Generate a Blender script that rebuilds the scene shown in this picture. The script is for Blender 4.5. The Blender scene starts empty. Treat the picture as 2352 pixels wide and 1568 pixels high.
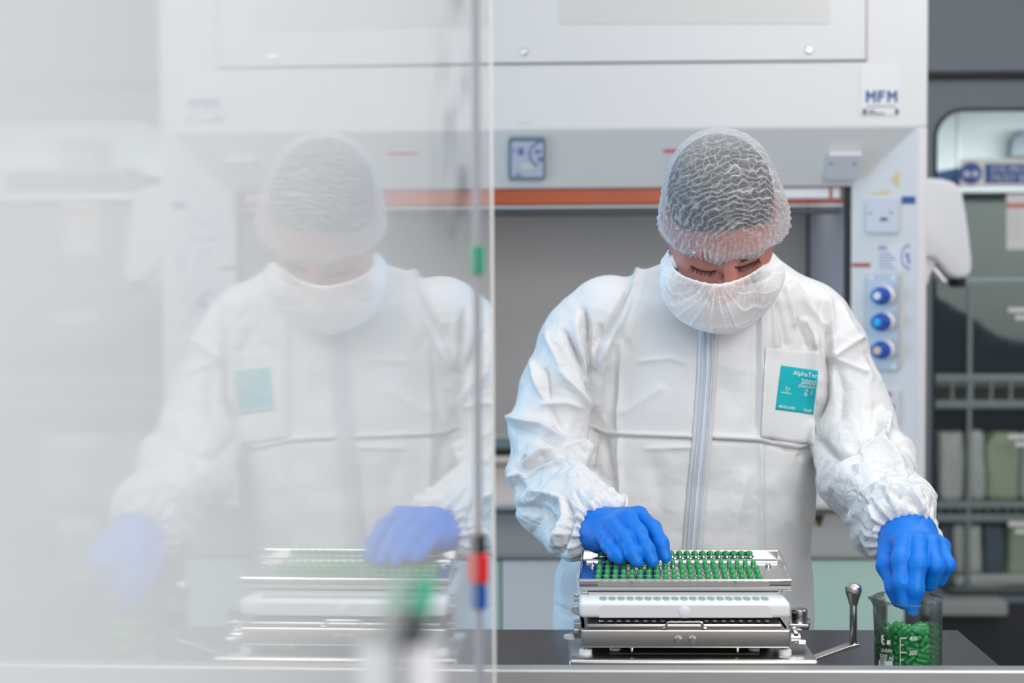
import bpy, bmesh, math, random
import numpy as np
from mathutils import Vector, Matrix
from mathutils.bvhtree import BVHTree
random.seed(7)
SC = bpy.context.scene
COL = SC.collection
PI = math.pi
# ------------------------------------------------------------------ camera
F = 3266.0                      # focal length in pixels of the 2352 frame (50 mm)
CAM = Vector((0, 0, 1.45))
cam = bpy.data.objects.new('camera', bpy.data.cameras.new('camera'))
COL.objects.link(cam)
cam.data.sensor_width = 36.0
cam.data.lens = F / 2352 * 36
cam.data.clip_start = 0.02
YAW, PITCH, ROLL = 0.0267, 0.0395, 0.005
CR = Matrix.Rotation(YAW, 3, 'Z') @ Matrix.Rotation(PI / 2 - PITCH, 3, 'X') @ Matrix.Rotation(-ROLL, 3, 'Z')
M4 = CR.to_4x4(); M4.translation = CAM
cam.matrix_world = M4
cam.data.dof.use_dof = True
cam.data.dof.focus_distance = 2.06
cam.data.dof.aperture_fstop = 2.8
SC.camera = cam
# ------------------------------------------------------------------ world, exposure
w = bpy.data.worlds.new('world'); SC.world = w; w.use_nodes = True
w.node_tree.nodes['Background'].inputs[0].default_value = (0.97, 0.98, 1.0, 1)
w.node_tree.nodes['Background'].inputs[1].default_value = 0.40
SC.view_settings.view_transform = 'Standard'
SC.view_settings.look = 'None'
SC.view_settings.gamma = 1.0
SC.view_settings.use_curve_mapping = False
SC.view_settings.exposure = -0.11
SC.cycles.use_denoising = True
SC.cycles.max_bounces = 10
SC.cycles.transparent_max_bounces = 24


def area(name, loc, target, sx, sy, power, col):
    l = bpy.data.lights.new(name, 'AREA'); l.shape = 'RECTANGLE'; l.size = sx; l.size_y = sy
    l.energy = power; l.color = col
    o = bpy.data.objects.new(name, l); COL.objects.link(o)
    o.location = loc
    o.rotation_euler = (Vector(target) - Vector(loc)).to_track_quat('-Z', 'Y').to_euler()
    return o


# daylight from the windows on the left and behind, the ceiling panels over bench and hood, and added fills
area('window_daylight', (-2.6, 2.7, 1.3), (0.5, 2.4, 1.0), 2.2, 1.8, 56, (0.40, 0.70, 1.0))
area('room_daylight', (1.2, -1.6, 2.3), (0.5, 2.4, 1.2), 3.2, 1.6, 47, (1.0, 0.985, 0.97))
area('ceiling_and_fill_light', (1.1, -0.3, 2.75), (-0.1, 1.0, 1.3), 1.2, 1.2, 33, (1.0, 0.99, 0.98))  # added fill aimed at the glass screen, not one of the ceiling panels
area('ceiling_and_fill_light', (0.2, 1.5, 2.86), (0.2, 1.7, 0), 2.4, 1.2, 15, (1.0, 1.0, 1.0))
area('hood_fill_light', (0.1, 3.9, 1.70), (0.1, 3.9, 0), 1.3, 0.2, 0.9, (1.0, 0.96, 0.92))  # added fill that brightens liner and worktop, no lamp is seen here
area('ceiling_and_fill_light', (1.6, 2.9, 2.86), (1.6, 2.9, 0), 1.8, 0.6, 15, (1.0, 1.0, 1.0))


# ------------------------------------------------------------------ projection helpers
def ray(px, py):
    return (CR @ Vector(((px - 1176) / F, -(py - 784) / F, -1))).normalized()


def P(px, py, Y):
    d = ray(px, py)
    return CAM + d * (Y / d.y)


def RP(px, py, p0, n):
    d = ray(px, py)
    return CAM + d * ((p0 - CAM).dot(n) / d.dot(n))


CRi = np.array(CR.transposed())


def proj(v):
    c = (np.asarray(v) - np.array(CAM)) @ CRi.T
    return np.stack([1176 + F * c[:, 0] / -c[:, 2], 784 - F * c[:, 1] / -c[:, 2]], 1)


# ------------------------------------------------------------------ materials
def mat(name, col, rough=0.5, metal=0.0, spec=0.5, bump=0.0, bscale=200, noise=0.0, nscale=6, coat=0.0,
        aniso=None, emit=0.0, sss=0.0, trans=0.0, ior=1.5):
    m = bpy.data.materials.new(name); m.use_nodes = True
    nt = m.node_tree; b = nt.nodes['Principled BSDF']
    b.inputs['Base Color'].default_value = (*col, 1)
    b.inputs['Roughness'].default_value = rough
    b.inputs['Metallic'].default_value = metal
    b.inputs['Specular IOR Level'].default_value = spec
    b.inputs['Coat Weight'].default_value = coat
    b.inputs['IOR'].default_value = ior
    b.inputs['Transmission Weight'].default_value = trans
    if sss:
        b.inputs['Subsurface Weight'].default_value = sss
        b.inputs['Subsurface Radius'].default_value = (0.012, 0.004, 0.002)
        b.inputs['Subsurface Scale'].default_value = 0.5
    if emit:
        b.inputs['Emission Color'].default_value = (*col, 1)
        b.inputs['Emission Strength'].default_value = emit
    tc = nt.nodes.new('ShaderNodeTexCoord')
    vec = tc.outputs['Object']
    if aniso:
        mp = nt.nodes.new('ShaderNodeMapping'); mp.inputs['Scale'].default_value = aniso
        nt.links.new(vec, mp.inputs[0]); vec = mp.outputs[0]
    if bump:
        n = nt.nodes.new('ShaderNodeTexNoise'); n.inputs['Scale'].default_value = bscale
        n.inputs['Detail'].default_value = 3
        nt.links.new(vec, n.inputs['Vector'])
        bp = nt.nodes.new('ShaderNodeBump'); bp.inputs['Strength'].default_value = bump
        bp.inputs['Distance'].default_value = 0.002
        nt.links.new(n.outputs[0], bp.inputs['Height']); nt.links.new(bp.outputs[0], b.inputs['Normal'])
    if noise:
        n = nt.nodes.new('ShaderNodeTexNoise'); n.inputs['Scale'].default_value = nscale
        n.inputs['Detail'].default_value = 5
        nt.links.new(vec, n.inputs['Vector'])
        mx = nt.nodes.new('ShaderNodeMix'); mx.data_type = 'RGBA'
        mx.inputs['A'].default_value = (*[c * (1 - noise) for c in col], 1)
        mx.inputs['B'].default_value = (*[min(1, c * (1 + noise)) for c in col], 1)
        nt.links.new(n.outputs[0], mx.inputs['Factor'])
        nt.links.new(mx.outputs['Result'], b.inputs['Base Color'])
    return m


M = dict(
    hood=mat('hood_white', (0.68, 0.665, 0.655), 0.42),
    splay=mat('hood_grey_white', (0.74, 0.73, 0.71), 0.45),
    patch=mat('beige_film', (0.63, 0.61, 0.58), 0.5),
    line=mat('panel_gap', (0.12, 0.12, 0.12), 0.8),
    black=mat('black_rubber', (0.012, 0.013, 0.015), 0.6),
    inner=mat('hood_liner', (0.42, 0.405, 0.395), 0.5, noise=0.06, nscale=3),
    innerside=mat('hood_side_liner', (0.42, 0.42, 0.46), 0.4),
    orange=mat('orange_film', (0.46, 0.065, 0.004), 0.35, noise=0.25, nscale=9),
    slate=mat('sash_edge', (0.018, 0.03, 0.042), 0.4),
    worktop=mat('worktop', (0.82, 0.75, 0.70), 0.35),
    greypanel=mat('grey_panel', (0.42, 0.405, 0.385), 0.55),
    greydoor=mat('grey_door', (0.74, 0.72, 0.70), 0.5),
    mint=mat('mint_door', (0.44, 0.61, 0.52), 0.5),
    plastic=mat('white_plastic', (0.74, 0.74, 0.77), 0.3),
    socket=mat('socket_plastic', (0.62, 0.62, 0.66), 0.35),
    tapplate=mat('tap_plate', (0.50, 0.52, 0.55), 0.35, metal=0.3),
    tapblue=mat('tap_blue', (0.006, 0.075, 0.42), 0.3),
    cyan=mat('cyan', (0.02, 0.45, 0.72), 0.4), tan=mat('tan', (0.72, 0.55, 0.30), 0.8),
    logo=mat('logo_blue', (0.03, 0.09, 0.30), 0.5), ink=mat('ink', (0.06, 0.06, 0.09), 0.6),
    card=mat('card', (0.70, 0.70, 0.70), 0.4), bluecard=mat('blue_card', (0.55, 0.60, 0.70), 0.3),
    tealframe=mat('teal_frame', (0.16, 0.25, 0.28), 0.35),
    purple=mat('purple_ink', (0.22, 0.19, 0.45), 0.5),
    cab=mat('cabinet_grey', (0.155, 0.185, 0.215), 0.45), cabd=mat('cabinet_inside', (0.12, 0.135, 0.125), 0.6),
    pale=mat('pale_liner', (0.58, 0.64, 0.66), 0.5),
    wire=mat('wire_coating', (0.42, 0.46, 0.46), 0.4),
    navy=mat('navy_cloth', (0.018, 0.03, 0.045), 0.9, bump=0.5, bscale=60),
    bagw=mat('bag_white', (0.85, 0.84, 0.80), 0.3, noise=0.2, nscale=9), bagg=mat('bag_green', (0.60, 0.68, 0.48), 0.4, noise=0.1),
    bagb=mat('bag_blue', (0.12, 0.17, 0.21), 0.35, noise=0.2),
    kick=mat('dark_plinth', (0.022, 0.024, 0.03), 0.6), greylip=mat('grey_lip', (0.30, 0.31, 0.30), 0.5),
    bench=mat('bench_steel', (0.17, 0.165, 0.17), 0.33, metal=0.9, noise=0.18, nscale=14, bump=0.06, bscale=60, aniso=(1, 9, 1)),
    rim=mat('rim_steel', (0.50, 0.49, 0.475), 0.42, metal=0.85, noise=0.10, nscale=7, bump=0.05, bscale=90, aniso=(1, 1, 4)),
    steel=mat('brushed_steel', (0.60, 0.58, 0.56), 0.26, metal=1.0, noise=0.08, nscale=20),
    shiny=mat('polished_steel', (0.58, 0.57, 0.56), 0.14, metal=1.0),
    dark=mat('machine_shade', (0.02, 0.018, 0.016), 0.5),  # near-black colour standing in for shade inside the machine
    nylon=mat('white_nylon', (0.80, 0.80, 0.82), 0.28, sss=0.1),
    nylong=mat('grey_nylon', (0.50, 0.52, 0.54), 0.35), nylons=mat('socket_green', (0.25, 0.38, 0.31), 0.3),
    skin=mat('skin', (0.60, 0.24, 0.19), 0.45, sss=0.25, bump=0.15, bscale=400, noise=0.10, nscale=40),
    hair=mat('hair', (0.012, 0.010, 0.010), 0.6, bump=1.0, bscale=500),
    brow=mat('brow', (0.03, 0.018, 0.012), 0.7),
    glove=mat('blue_nitrile', (0.0, 0.18, 0.70), 0.48, spec=0.35, bump=0.7, bscale=38),
    navycollar=mat('navy_collar', (0.03, 0.09, 0.15), 0.8),
    teal=mat('teal_badge', (0.015, 0.45, 0.50), 0.65, spec=0.15), badgew=mat('badge_white', (0.82, 0.86, 0.86), 0.5),
    zip=mat('zip_tape', (0.60, 0.64, 0.70), 0.5), zipt=mat('zip_teeth', (0.72, 0.75, 0.80), 0.35),
    floor=mat('floor_vinyl', (0.30, 0.31, 0.33), 0.5, noise=0.05), ceil=mat('ceiling_tile', (0.80, 0.81, 0.82), 0.8),
    wallm=mat('wall_paint', (0.62, 0.66, 0.68), 0.7), wallb=mat('wall_grey', (0.20, 0.23, 0.26), 0.6),
    lampm=mat('lamp_diffuser', (1, 1, 1), 0.6, emit=2.0),
    clipk=mat('clip_black', (0.01, 0.01, 0.012), 0.4), clipr=mat('clip_red', (0.72, 0.005, 0.01), 0.4),
    clipb=mat('clip_blue', (0.0, 0.07, 0.34), 0.4), clipg=mat('clip_green', (0.0, 0.30, 0.16), 0.4),
    trim=mat('trim_grey', (0.30, 0.30, 0.34), 0.5), shoe=mat('shoe_white', (0.7, 0.7, 0.7), 0.6),
    silver=mat('silver', (0.6, 0.6, 0.62), 0.25, metal=0.9),
)


def glassmat(name, tint, edge, gl=1.0):
    """clear thin-wall glass: see-through, mirror-like and darker towards the grazing edge"""
    m = bpy.data.materials.new(name); m.use_nodes = True; nt = m.node_tree
    nt.nodes.remove(nt.nodes['Principled BSDF'])
    out = nt.nodes['Material Output']
    t = nt.nodes.new('ShaderNodeBsdfTransparent'); g = nt.nodes.new('ShaderNodeBsdfGlossy')
    g.inputs['Roughness'].default_value = 0.02
    lw = nt.nodes.new('ShaderNodeLayerWeight'); lw.inputs[0].default_value = 0.35
    cm = nt.nodes.new('ShaderNodeMix'); cm.data_type = 'RGBA'
    cm.inputs['A'].default_value = (*tint, 1); cm.inputs['B'].default_value = (*edge, 1)
    pw = nt.nodes.new('ShaderNodeMath'); pw.operation = 'POWER'; pw.inputs[1].default_value = 3.0
    nt.links.new(lw.outputs['Facing'], pw.inputs[0]); nt.links.new(pw.outputs[0], cm.inputs['Factor'])
    nt.links.new(cm.outputs['Result'], t.inputs[0])
    fr = nt.nodes.new('ShaderNodeFresnel'); fr.inputs[0].default_value = 1.45
    ml = nt.nodes.new('ShaderNodeMath'); ml.operation = 'MULTIPLY'; ml.inputs[1].default_value = gl
    nt.links.new(fr.outputs[0], ml.inputs[0])
    mx = nt.nodes.new('ShaderNodeMixShader')
    nt.links.new(ml.outputs[0], mx.inputs[0]); nt.links.new(t.outputs[0], mx.inputs[1]); nt.links.new(g.outputs[0], mx.inputs[2])
    nt.links.new(mx.outputs[0], out.inputs[0])
    return m


M['glass'] = glassmat('beaker_glass', (0.985, 0.99, 0.985), (0.50, 0.56, 0.54), 0.7)
M['pane'] = glassmat('cabinet_pane', (0.90, 0.92, 0.92), (0.7, 0.75, 0.75), 0.7)


def netmat(name, lo, hi, col=(0.86, 0.86, 0.88), fscale=900, back=0.3):
    """thin non-woven net: density follows the vertex attribute 'ridge' (folded layers and the lit crown are denser)"""
    m = bpy.data.materials.new(name); m.use_nodes = True; nt = m.node_tree
    nt.nodes.remove(nt.nodes['Principled BSDF']); out = nt.nodes['Material Output']
    at = nt.nodes.new('ShaderNodeAttribute'); at.attribute_name = 'ridge'
    tc = nt.nodes.new('ShaderNodeTexCoord')
    n = nt.nodes.new('ShaderNodeTexNoise'); n.inputs['Scale'].default_value = fscale; n.inputs['Detail'].default_value = 2
    nt.links.new(tc.outputs['Object'], n.inputs['Vector'])
    ad = nt.nodes.new('ShaderNodeMath'); ad.operation = 'MULTIPLY_ADD'
    ad.inputs[1].default_value = 0.55; ad.inputs[2].default_value = -0.27
    nt.links.new(n.outputs[0], ad.inputs[0])
    s = nt.nodes.new('ShaderNodeMath'); s.operation = 'ADD'
    nt.links.new(at.outputs['Fac'], s.inputs[0]); nt.links.new(ad.outputs[0], s.inputs[1])
    mr = nt.nodes.new('ShaderNodeMapRange'); mr.inputs['To Min'].default_value = lo; mr.inputs['To Max'].default_value = hi
    nt.links.new(s.outputs[0], mr.inputs['Value'])
    d = nt.nodes.new('ShaderNodeBsdfDiffuse'); d.inputs[0].default_value = (*col, 1)
    tl = nt.nodes.new('ShaderNodeBsdfTranslucent'); tl.inputs[0].default_value = (*col, 1)
    m1 = nt.nodes.new('ShaderNodeMixShader'); m1.inputs[0].default_value = back
    nt.links.new(d.outputs[0], m1.inputs[1]); nt.links.new(tl.outputs[0], m1.inputs[2])
    tr = nt.nodes.new('ShaderNodeBsdfTransparent')
    m2 = nt.nodes.new('ShaderNodeMixShader')
    nt.links.new(mr.outputs[0], m2.inputs[0]); nt.links.new(tr.outputs[0], m2.inputs[1]); nt.links.new(m1.outputs[0], m2.inputs[2])
    nt.links.new(m2.outputs[0], out.inputs[0])
    return m


M['cap'] = netmat('cap_net', 0.16, 0.98)
M['mask'] = netmat('mask_net', 0.24, 0.99, (0.97, 0.97, 0.97), 900, 0.08)


def suitmat():
    m = mat('coverall_film', (0.765, 0.762, 0.762), 0.42, spec=0.4)
    nt = m.node_tree; b = nt.nodes['Principled BSDF']
    tc = nt.nodes.new('ShaderNodeTexCoord')
    v = nt.nodes.new('ShaderNodeTexVoronoi'); v.inputs['Scale'].default_value = 17; v.feature = 'DISTANCE_TO_EDGE'
    nz = nt.nodes.new('ShaderNodeTexNoise'); nz.inputs['Scale'].default_value = 9; nz.inputs['Detail'].default_value = 4
    mx = nt.nodes.new('ShaderNodeMix'); mx.data_type = 'VECTOR'; mx.inputs['Factor'].default_value = 0.22
    nt.links.new(tc.outputs['Object'], nz.inputs['Vector'])
    nt.links.new(tc.outputs['Object'], mx.inputs['A']); nt.links.new(nz.outputs['Color'], mx.inputs['B'])
    nt.links.new(mx.outputs['Result'], v.inputs['Vector'])
    n2 = nt.nodes.new('ShaderNodeTexNoise'); n2.inputs['Scale'].default_value = 55; n2.inputs['Detail'].default_value = 4
    nt.links.new(tc.outputs['Object'], n2.inputs['Vector'])
    at = nt.nodes.new('ShaderNodeAttribute'); at.attribute_name = 'crumple'
    mm = nt.nodes.new('ShaderNodeMath'); mm.operation = 'MULTIPLY'
    nt.links.new(v.outputs['Distance'], mm.inputs[0]); nt.links.new(at.outputs['Fac'], mm.inputs[1])
    b1 = nt.nodes.new('ShaderNodeBump'); b1.invert = True; b1.inputs['Strength'].default_value = 0.5; b1.inputs['Distance'].default_value = 0.02
    nt.links.new(mm.outputs[0], b1.inputs['Height'])
    b2 = nt.nodes.new('ShaderNodeBump'); b2.inputs['Strength'].default_value = 0.22; b2.inputs['Distance'].default_value = 0.002
    nt.links.new(n2.outputs[0], b2.inputs['Height']); nt.links.new(b1.outputs[0], b2.inputs['Normal'])
    nt.links.new(b2.outputs[0], b.inputs['Normal'])
    return m


M['suit'] = suitmat()


def screenmat():
    """glossy milky screen with worn marker writing"""
    m = mat('milky_glass', (0.64, 0.655, 0.665), 0.035, ior=1.42, spec=0.5)
    nt = m.node_tree; b = nt.nodes['Principled BSDF']
    tc = nt.nodes.new('ShaderNodeTexCoord')
    sp = nt.nodes.new('ShaderNodeSeparateXYZ'); nt.links.new(tc.outputs['Object'], sp.inputs[0])
    n = nt.nodes.new('ShaderNodeTexNoise'); n.inputs['Scale'].default_value = 22; n.inputs['Detail'].default_value = 3
    nt.links.new(tc.outputs['Object'], n.inputs['Vector'])
    def rng(sock, a, c, inv=False):
        r = nt.nodes.new('ShaderNodeMapRange'); r.interpolation_type = 'SMOOTHSTEP'
        r.inputs['From Min'].default_value = a; r.inputs['From Max'].default_value = c
        if inv: r.inputs['To Min'].default_value = 1; r.inputs['To Max'].default_value = 0
        nt.links.new(sock, r.inputs['Value']); return r.outputs[0]
    def mul(a, c):
        q = nt.nodes.new('ShaderNodeMath'); q.operation = 'MULTIPLY'
        nt.links.new(a, q.inputs[0])
        if isinstance(c, float): q.inputs[1].default_value = c
        else: nt.links.new(c, q.inputs[1])
        return q.outputs[0]
    f = mul(rng(n.outputs[0], 0.50, 0.64), mul(rng(sp.outputs['Y'], 0.80, 0.9), rng(sp.outputs['Y'], 1.06, 1.14, True)))
    f = mul(mul(f, rng(sp.outputs['Z'], 1.46, 1.5)), 0.85)
    mx = nt.nodes.new('ShaderNodeMix'); mx.data_type = 'RGBA'
    mx.inputs['A'].default_value = (0.64, 0.655, 0.665, 1); mx.inputs['B'].default_value = (0.10, 0.10, 0.12, 1)
    nt.links.new(f, mx.inputs['Factor']); nt.links.new(mx.outputs['Result'], b.inputs['Base Color'])
    ink = nt.nodes.new('ShaderNodeBsdfDiffuse'); ink.inputs[0].default_value = (0.10, 0.10, 0.12, 1)
    ms = nt.nodes.new('ShaderNodeMixShader'); nt.links.new(mul(f, 0.45), ms.inputs[0])
    nt.links.new(b.outputs[0], ms.inputs[1]); nt.links.new(ink.outputs[0], ms.inputs[2])
    nt.links.new(ms.outputs[0], nt.nodes['Material Output'].inputs[0])
    return m


M['screen'] = screenmat()


def capsulemat():
    m = mat('capsule_gelatin', (0.065, 0.47, 0.16), 0.12, coat=0.3, noise=0.15, nscale=120)
    nt = m.node_tree; b = nt.nodes['Principled BSDF']; out = nt.nodes['Material Output']
    tl = nt.nodes.new('ShaderNodeBsdfTranslucent'); tl.inputs[0].default_value = (0.06, 0.70, 0.20, 1)
    mx = nt.nodes.new('ShaderNodeMixShader'); mx.inputs[0].default_value = 0.32
    nt.links.new(b.outputs[0], mx.inputs[1]); nt.links.new(tl.outputs[0], mx.inputs[2])
    nt.links.new(mx.outputs[0], out.inputs[0])
    return m


M['capsule'] = capsulemat()


# ------------------------------------------------------------------ object helpers
def mesh_obj(name, verts, faces, m, parent=None, smooth=False, attrs=None):
    me = bpy.data.meshes.new(name)
    me.from_pydata([tuple(map(float, v)) for v in verts], [], [tuple(map(int, f)) for f in faces])
    me.validate(); me.update()
    if m is not None: me.materials.append(M[m] if isinstance(m, str) else m)
    if smooth:
        me.shade_smooth()
    if attrs:
        for k, a in attrs.items():
            at = me.attributes.new(k, 'FLOAT', 'POINT'); at.data.foreach_set('value', np.asarray(a, dtype=np.float32))
    o = bpy.data.objects.new(name, me); COL.objects.link(o)
    if parent: o.parent = parent; o.matrix_parent_inverse = parent.matrix_world.inverted() if False else Matrix.Translation(-parent.location)
    return o


def tag(o, label, cat, group=None):
    o['label'] = label; o['category'] = cat
    if group: o['group'] = group
    return o


def thing(name, label, cat, loc=(0, 0, 0), group=None):
    o = bpy.data.objects.new(name, None); COL.objects.link(o); o.location = loc
    o.empty_display_size = 0.05
    return tag(o, label, cat, group)


class MB:
    """collects shapes into one bmesh"""
    def __init__(s): s.bm = bmesh.new()
    def poly_prism(s, pts, vec, bevel=0.0, seg=2):
        vec = Vector(vec); b = bmesh.new()
        n = len(pts)
        v0 = [b.verts.new(Vector(p)) for p in pts]; v1 = [b.verts.new(Vector(p) + vec) for p in pts]
        b.faces.new(v0); b.faces.new(v1[::-1])
        for i in range(n): b.faces.new((v0[i], v1[i], v1[(i + 1) % n], v0[(i + 1) % n]))
        bmesh.ops.recalc_face_normals(b, faces=b.faces)
        if bevel: bmesh.ops.bevel(b, geom=b.edges[:], offset=bevel, segments=seg, affect='EDGES', profile=0.5)
        s.add(b); return s
    def box(s, x0, x1, y0, y1, z0, z1, bevel=0.0, seg=2):
        x0, x1 = sorted((x0, x1)); y0, y1 = sorted((y0, y1)); z0, z1 = sorted((z0, z1))
        return s.poly_prism([(x0, y0, z0), (x1, y0, z0), (x1, y0, z1), (x0, y0, z1)], (0, y1 - y0, 0), bevel, seg)
    def cyl(s, a, b_, r1, r2=None, n=24, bevel=0.0):
        a = Vector(a); b_ = Vector(b_); r2 = r1 if r2 is None else r2
        return s.lathe(a, b_, [(0, 0), (0, r1), (1, r2), (1, 0)], n)
    def lathe(s, a, b_, prof, n=24):
        """profile = (fraction along a-b, radius)"""
        a = Vector(a); b_ = Vector(b_); ax = (b_ - a); L = ax.length; ax.normalize()
        t = Vector((1, 0, 0)) if abs(ax.x) < .9 else Vector((0, 1, 0))
        u = ax.cross(t).normalized(); v = ax.cross(u)
        b = bmesh.new(); rings = []
        for (h, r) in prof:
            c = a + ax * (h * L)
            if r < 1e-7: rings.append([b.verts.new(c)])
            else: rings.append([b.verts.new(c + (u * math.cos(2 * PI * i / n) + v * math.sin(2 * PI * i / n)) * r) for i in range(n)])
        for r0, r1 in zip(rings, rings[1:]):
            for i in range(n):
                q = [r0[i % len(r0)], r1[i % len(r1)], r1[(i + 1) % len(r1)], r0[(i + 1) % len(r0)]]
                q2 = []
                for x in q:
                    if x not in q2: q2.append(x)
                if len(q2) > 2: b.faces.new(q2)
        bmesh.ops.recalc_face_normals(b, faces=b.faces)
        s.add(b); return s
    def tube(s, pts, r, n=8):
        for a, c in zip(pts, pts[1:]): s.cyl(a, c, r, n=n)
        return s
    def add(s, b):
        me = bpy.data.meshes.new('t'); b.to_mesh(me); b.free(); s.bm.from_mesh(me); bpy.data.meshes.remove(me)
    def build(s, name, m, parent=None, smooth=False):
        me = bpy.data.meshes.new(name); s.bm.to_mesh(me); s.bm.free()
        me.materials.append(M[m] if isinstance(m, str) else m)
        if smooth:
            me.shade_smooth()
            try: me.set_sharp_from_angle(angle=math.radians(35))
            except Exception: pass
        o = bpy.data.objects.new(name, me); COL.objects.link(o)
        if parent: o.parent = parent; o.matrix_parent_inverse = Matrix.Translation(-parent_world(parent))
        return o


def parent_world(p):
    v = Vector(p.location)
    return v


def struct(o): o['kind'] = 'structure'; return o


def rect_on(px0, py0, px1, py1, p0, n):
    return [RP(px0, py1, p0, n), RP(px1, py1, p0, n), RP(px1, py0, p0, n), RP(px0, py0, p0, n)]


def rounded(px0, py0, px1, py1, r, p0, n, k=6):
    pts = []
    for cx, cy, a0 in ((px0 + r, py1 - r, PI / 2), (px1 - r, py1 - r, 0), (px1 - r, py0 + r, -PI / 2), (px0 + r, py0 + r, -PI)):
        rng = range(k + 1)
        for i in rng:
            if a0 == PI / 2: a = PI - (PI / 2) * i / k
            elif a0 == 0: a = PI / 2 - (PI / 2) * i / k
            elif a0 == -PI / 2: a = 0 - (PI / 2) * i / k
            else: a = -PI / 2 - (PI / 2) * i / k
            pts.append(RP(cx + r * math.cos(a), cy + r * math.sin(a), p0, n))
    return pts


NY = Vector((0, -1, 0))       # a surface that faces the camera side


def text_geo(s, size=1.0):
    c = bpy.data.curves.new('t', 'FONT'); c.body = s; c.size = size; c.resolution_u = 3; c.offset = 0.004
    o = bpy.data.objects.new('t', c); COL.objects.link(o)
    dg = bpy.context.evaluated_depsgraph_get()
    me = bpy.data.meshes.new_from_object(o.evaluated_get(dg))
    v = np.array([tuple(x.co)[:2] for x in me.vertices]) if len(me.vertices) else np.zeros((0, 2))
    f = [tuple(p.vertices) for p in me.polygons]
    bpy.data.objects.remove(o); bpy.data.curves.remove(c); bpy.data.meshes.remove(me)
    return v, f


def text_px(name, s, px0, py0, px1, py1, p0, n, m, parent, off=0.0006, skew=0.0):
    """lettering fitted to a rectangle of a flat surface"""
    v, f = text_geo(s)
    mn, mx = v.min(0), v.max(0); q = (v - mn) / (mx - mn)
    a, b = RP(px0, py1, p0, n), RP(px1, py1, p0, n); c = RP(px0, py0, p0, n)
    pts = [a + (b - a) * x + (c - a) * y + n * off for x, y in q]
    return mesh_obj(name, pts, f, m, parent)


# ------------------------------------------------------------------ implicit surfaces
def smin(a, b, k):
    h = np.clip(0.5 + 0.5 * (b - a) / k, 0, 1)
    return b * (1 - h) + a * h - k * h * (1 - h)


def cone(p, a, b, r1, r2):
    a = np.array(a, dtype=np.float32); b = np.array(b, dtype=np.float32); ab = b - a
    t = np.clip(((p - a) @ ab) / max(float(ab @ ab), 1e-12), 0, 1)
    return np.linalg.norm(p - a - t[..., None] * ab, axis=-1) - (r1 + (r2 - r1) * t)


def ell(p, c, R, A=None):
    q = p - np.array(c, dtype=np.float32)
    if A is not None: q = q @ np.array(A, dtype=np.float32).T      # rows of A = axes
    R = np.array(R, dtype=np.float32)
    k0 = np.linalg.norm(q / R, axis=-1); k1 = np.linalg.norm(q / (R * R), axis=-1)
    return k0 * (k0 - 1) / np.maximum(k1, 1e-6)


def nets(fn, lo, hi, h):
    lo = np.array(lo, dtype=np.float32); hi = np.array(hi, dtype=np.float32)
    n = np.ceil((hi - lo) / h).astype(int) + 1
    ax = [lo[i] + h * np.arange(n[i], dtype=np.float32) for i in range(3)]
    Fv = np.empty(n, dtype=np.float32)
    for i in range(n[0]):
        g = np.stack(np.meshgrid(ax[0][i:i + 1], ax[1], ax[2], indexing='ij'), -1)
        Fv[i] = fn(g)[0]
    S = Fv < 0
    nx, ny, nz = n
    acc = np.zeros((nx - 1, ny - 1, nz - 1, 3), dtype=np.float32); cnt = np.zeros((nx - 1, ny - 1, nz - 1), dtype=np.float32)
    cor = [(i, j, k) for i in (0, 1) for j in (0, 1) for k in (0, 1)]
    def sub(A, c): return A[c[0]:nx - 1 + c[0], c[1]:ny - 1 + c[1], c[2]:nz - 1 + c[2]]
    for a in cor:
        for d in range(3):
            if a[d] == 0:
                b = list(a); b[d] = 1; b = tuple(b)
                fa, fb = sub(Fv, a), sub(Fv, b)
                cr = (fa < 0) != (fb < 0)
                t = np.where(cr, fa / np.where(cr, fa - fb, 1), 0)
                for e in range(3): acc[..., e] += np.where(cr, a[e] + (t if e == d else 0), 0)
                cnt += cr
    act = cnt > 0
    idx = -np.ones(act.shape, dtype=np.int64); idx[act] = np.arange(act.sum())
    ii = np.argwhere(act)
    V = lo + h * (ii + acc[act] / cnt[act][:, None])
    Q = []
    for d in range(3):
        o1, o2 = (d + 1) % 3, (d + 2) % 3
        sl = [slice(1, -1)] * 3; sl[d] = slice(0, -1); sh = list(sl); sh[d] = slice(1, None)
        A, B = S[tuple(sl)], S[tuple(sh)]
        e = np.argwhere(A != B)
        if not len(e): continue
        flip = A[A != B]
        base = e.copy(); base[:, o1] += 1; base[:, o2] += 1
        def g(x, y):
            c = base.copy(); c[:, o1] -= x; c[:, o2] -= y
            return idx[c[:, 0], c[:, 1], c[:, 2]]
        q = np.stack([g(1, 1), g(0, 1), g(0, 0), g(1, 0)], 1)
        q[~flip] = q[~flip][:, ::-1]
        Q.append(q)
    Q = np.concatenate(Q); Q = Q[(Q >= 0).all(1)]
    return V.astype(np.float64), Q


def relax(V, Q, it=2, lam=0.5):
    E = np.concatenate([Q[:, [0, 1]], Q[:, [1, 2]], Q[:, [2, 3]], Q[:, [3, 0]]])
    n = len(V); deg = np.bincount(E[:, 0], minlength=n) + np.bincount(E[:, 1], minlength=n)
    for _ in range(it):
        A = np.stack([np.bincount(E[:, 0], V[E[:, 1], c], n) + np.bincount(E[:, 1], V[E[:, 0], c], n) for c in range(3)], 1)
        V = V + lam * (A / np.maximum(deg, 1)[:, None] - V)
    return V


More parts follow.
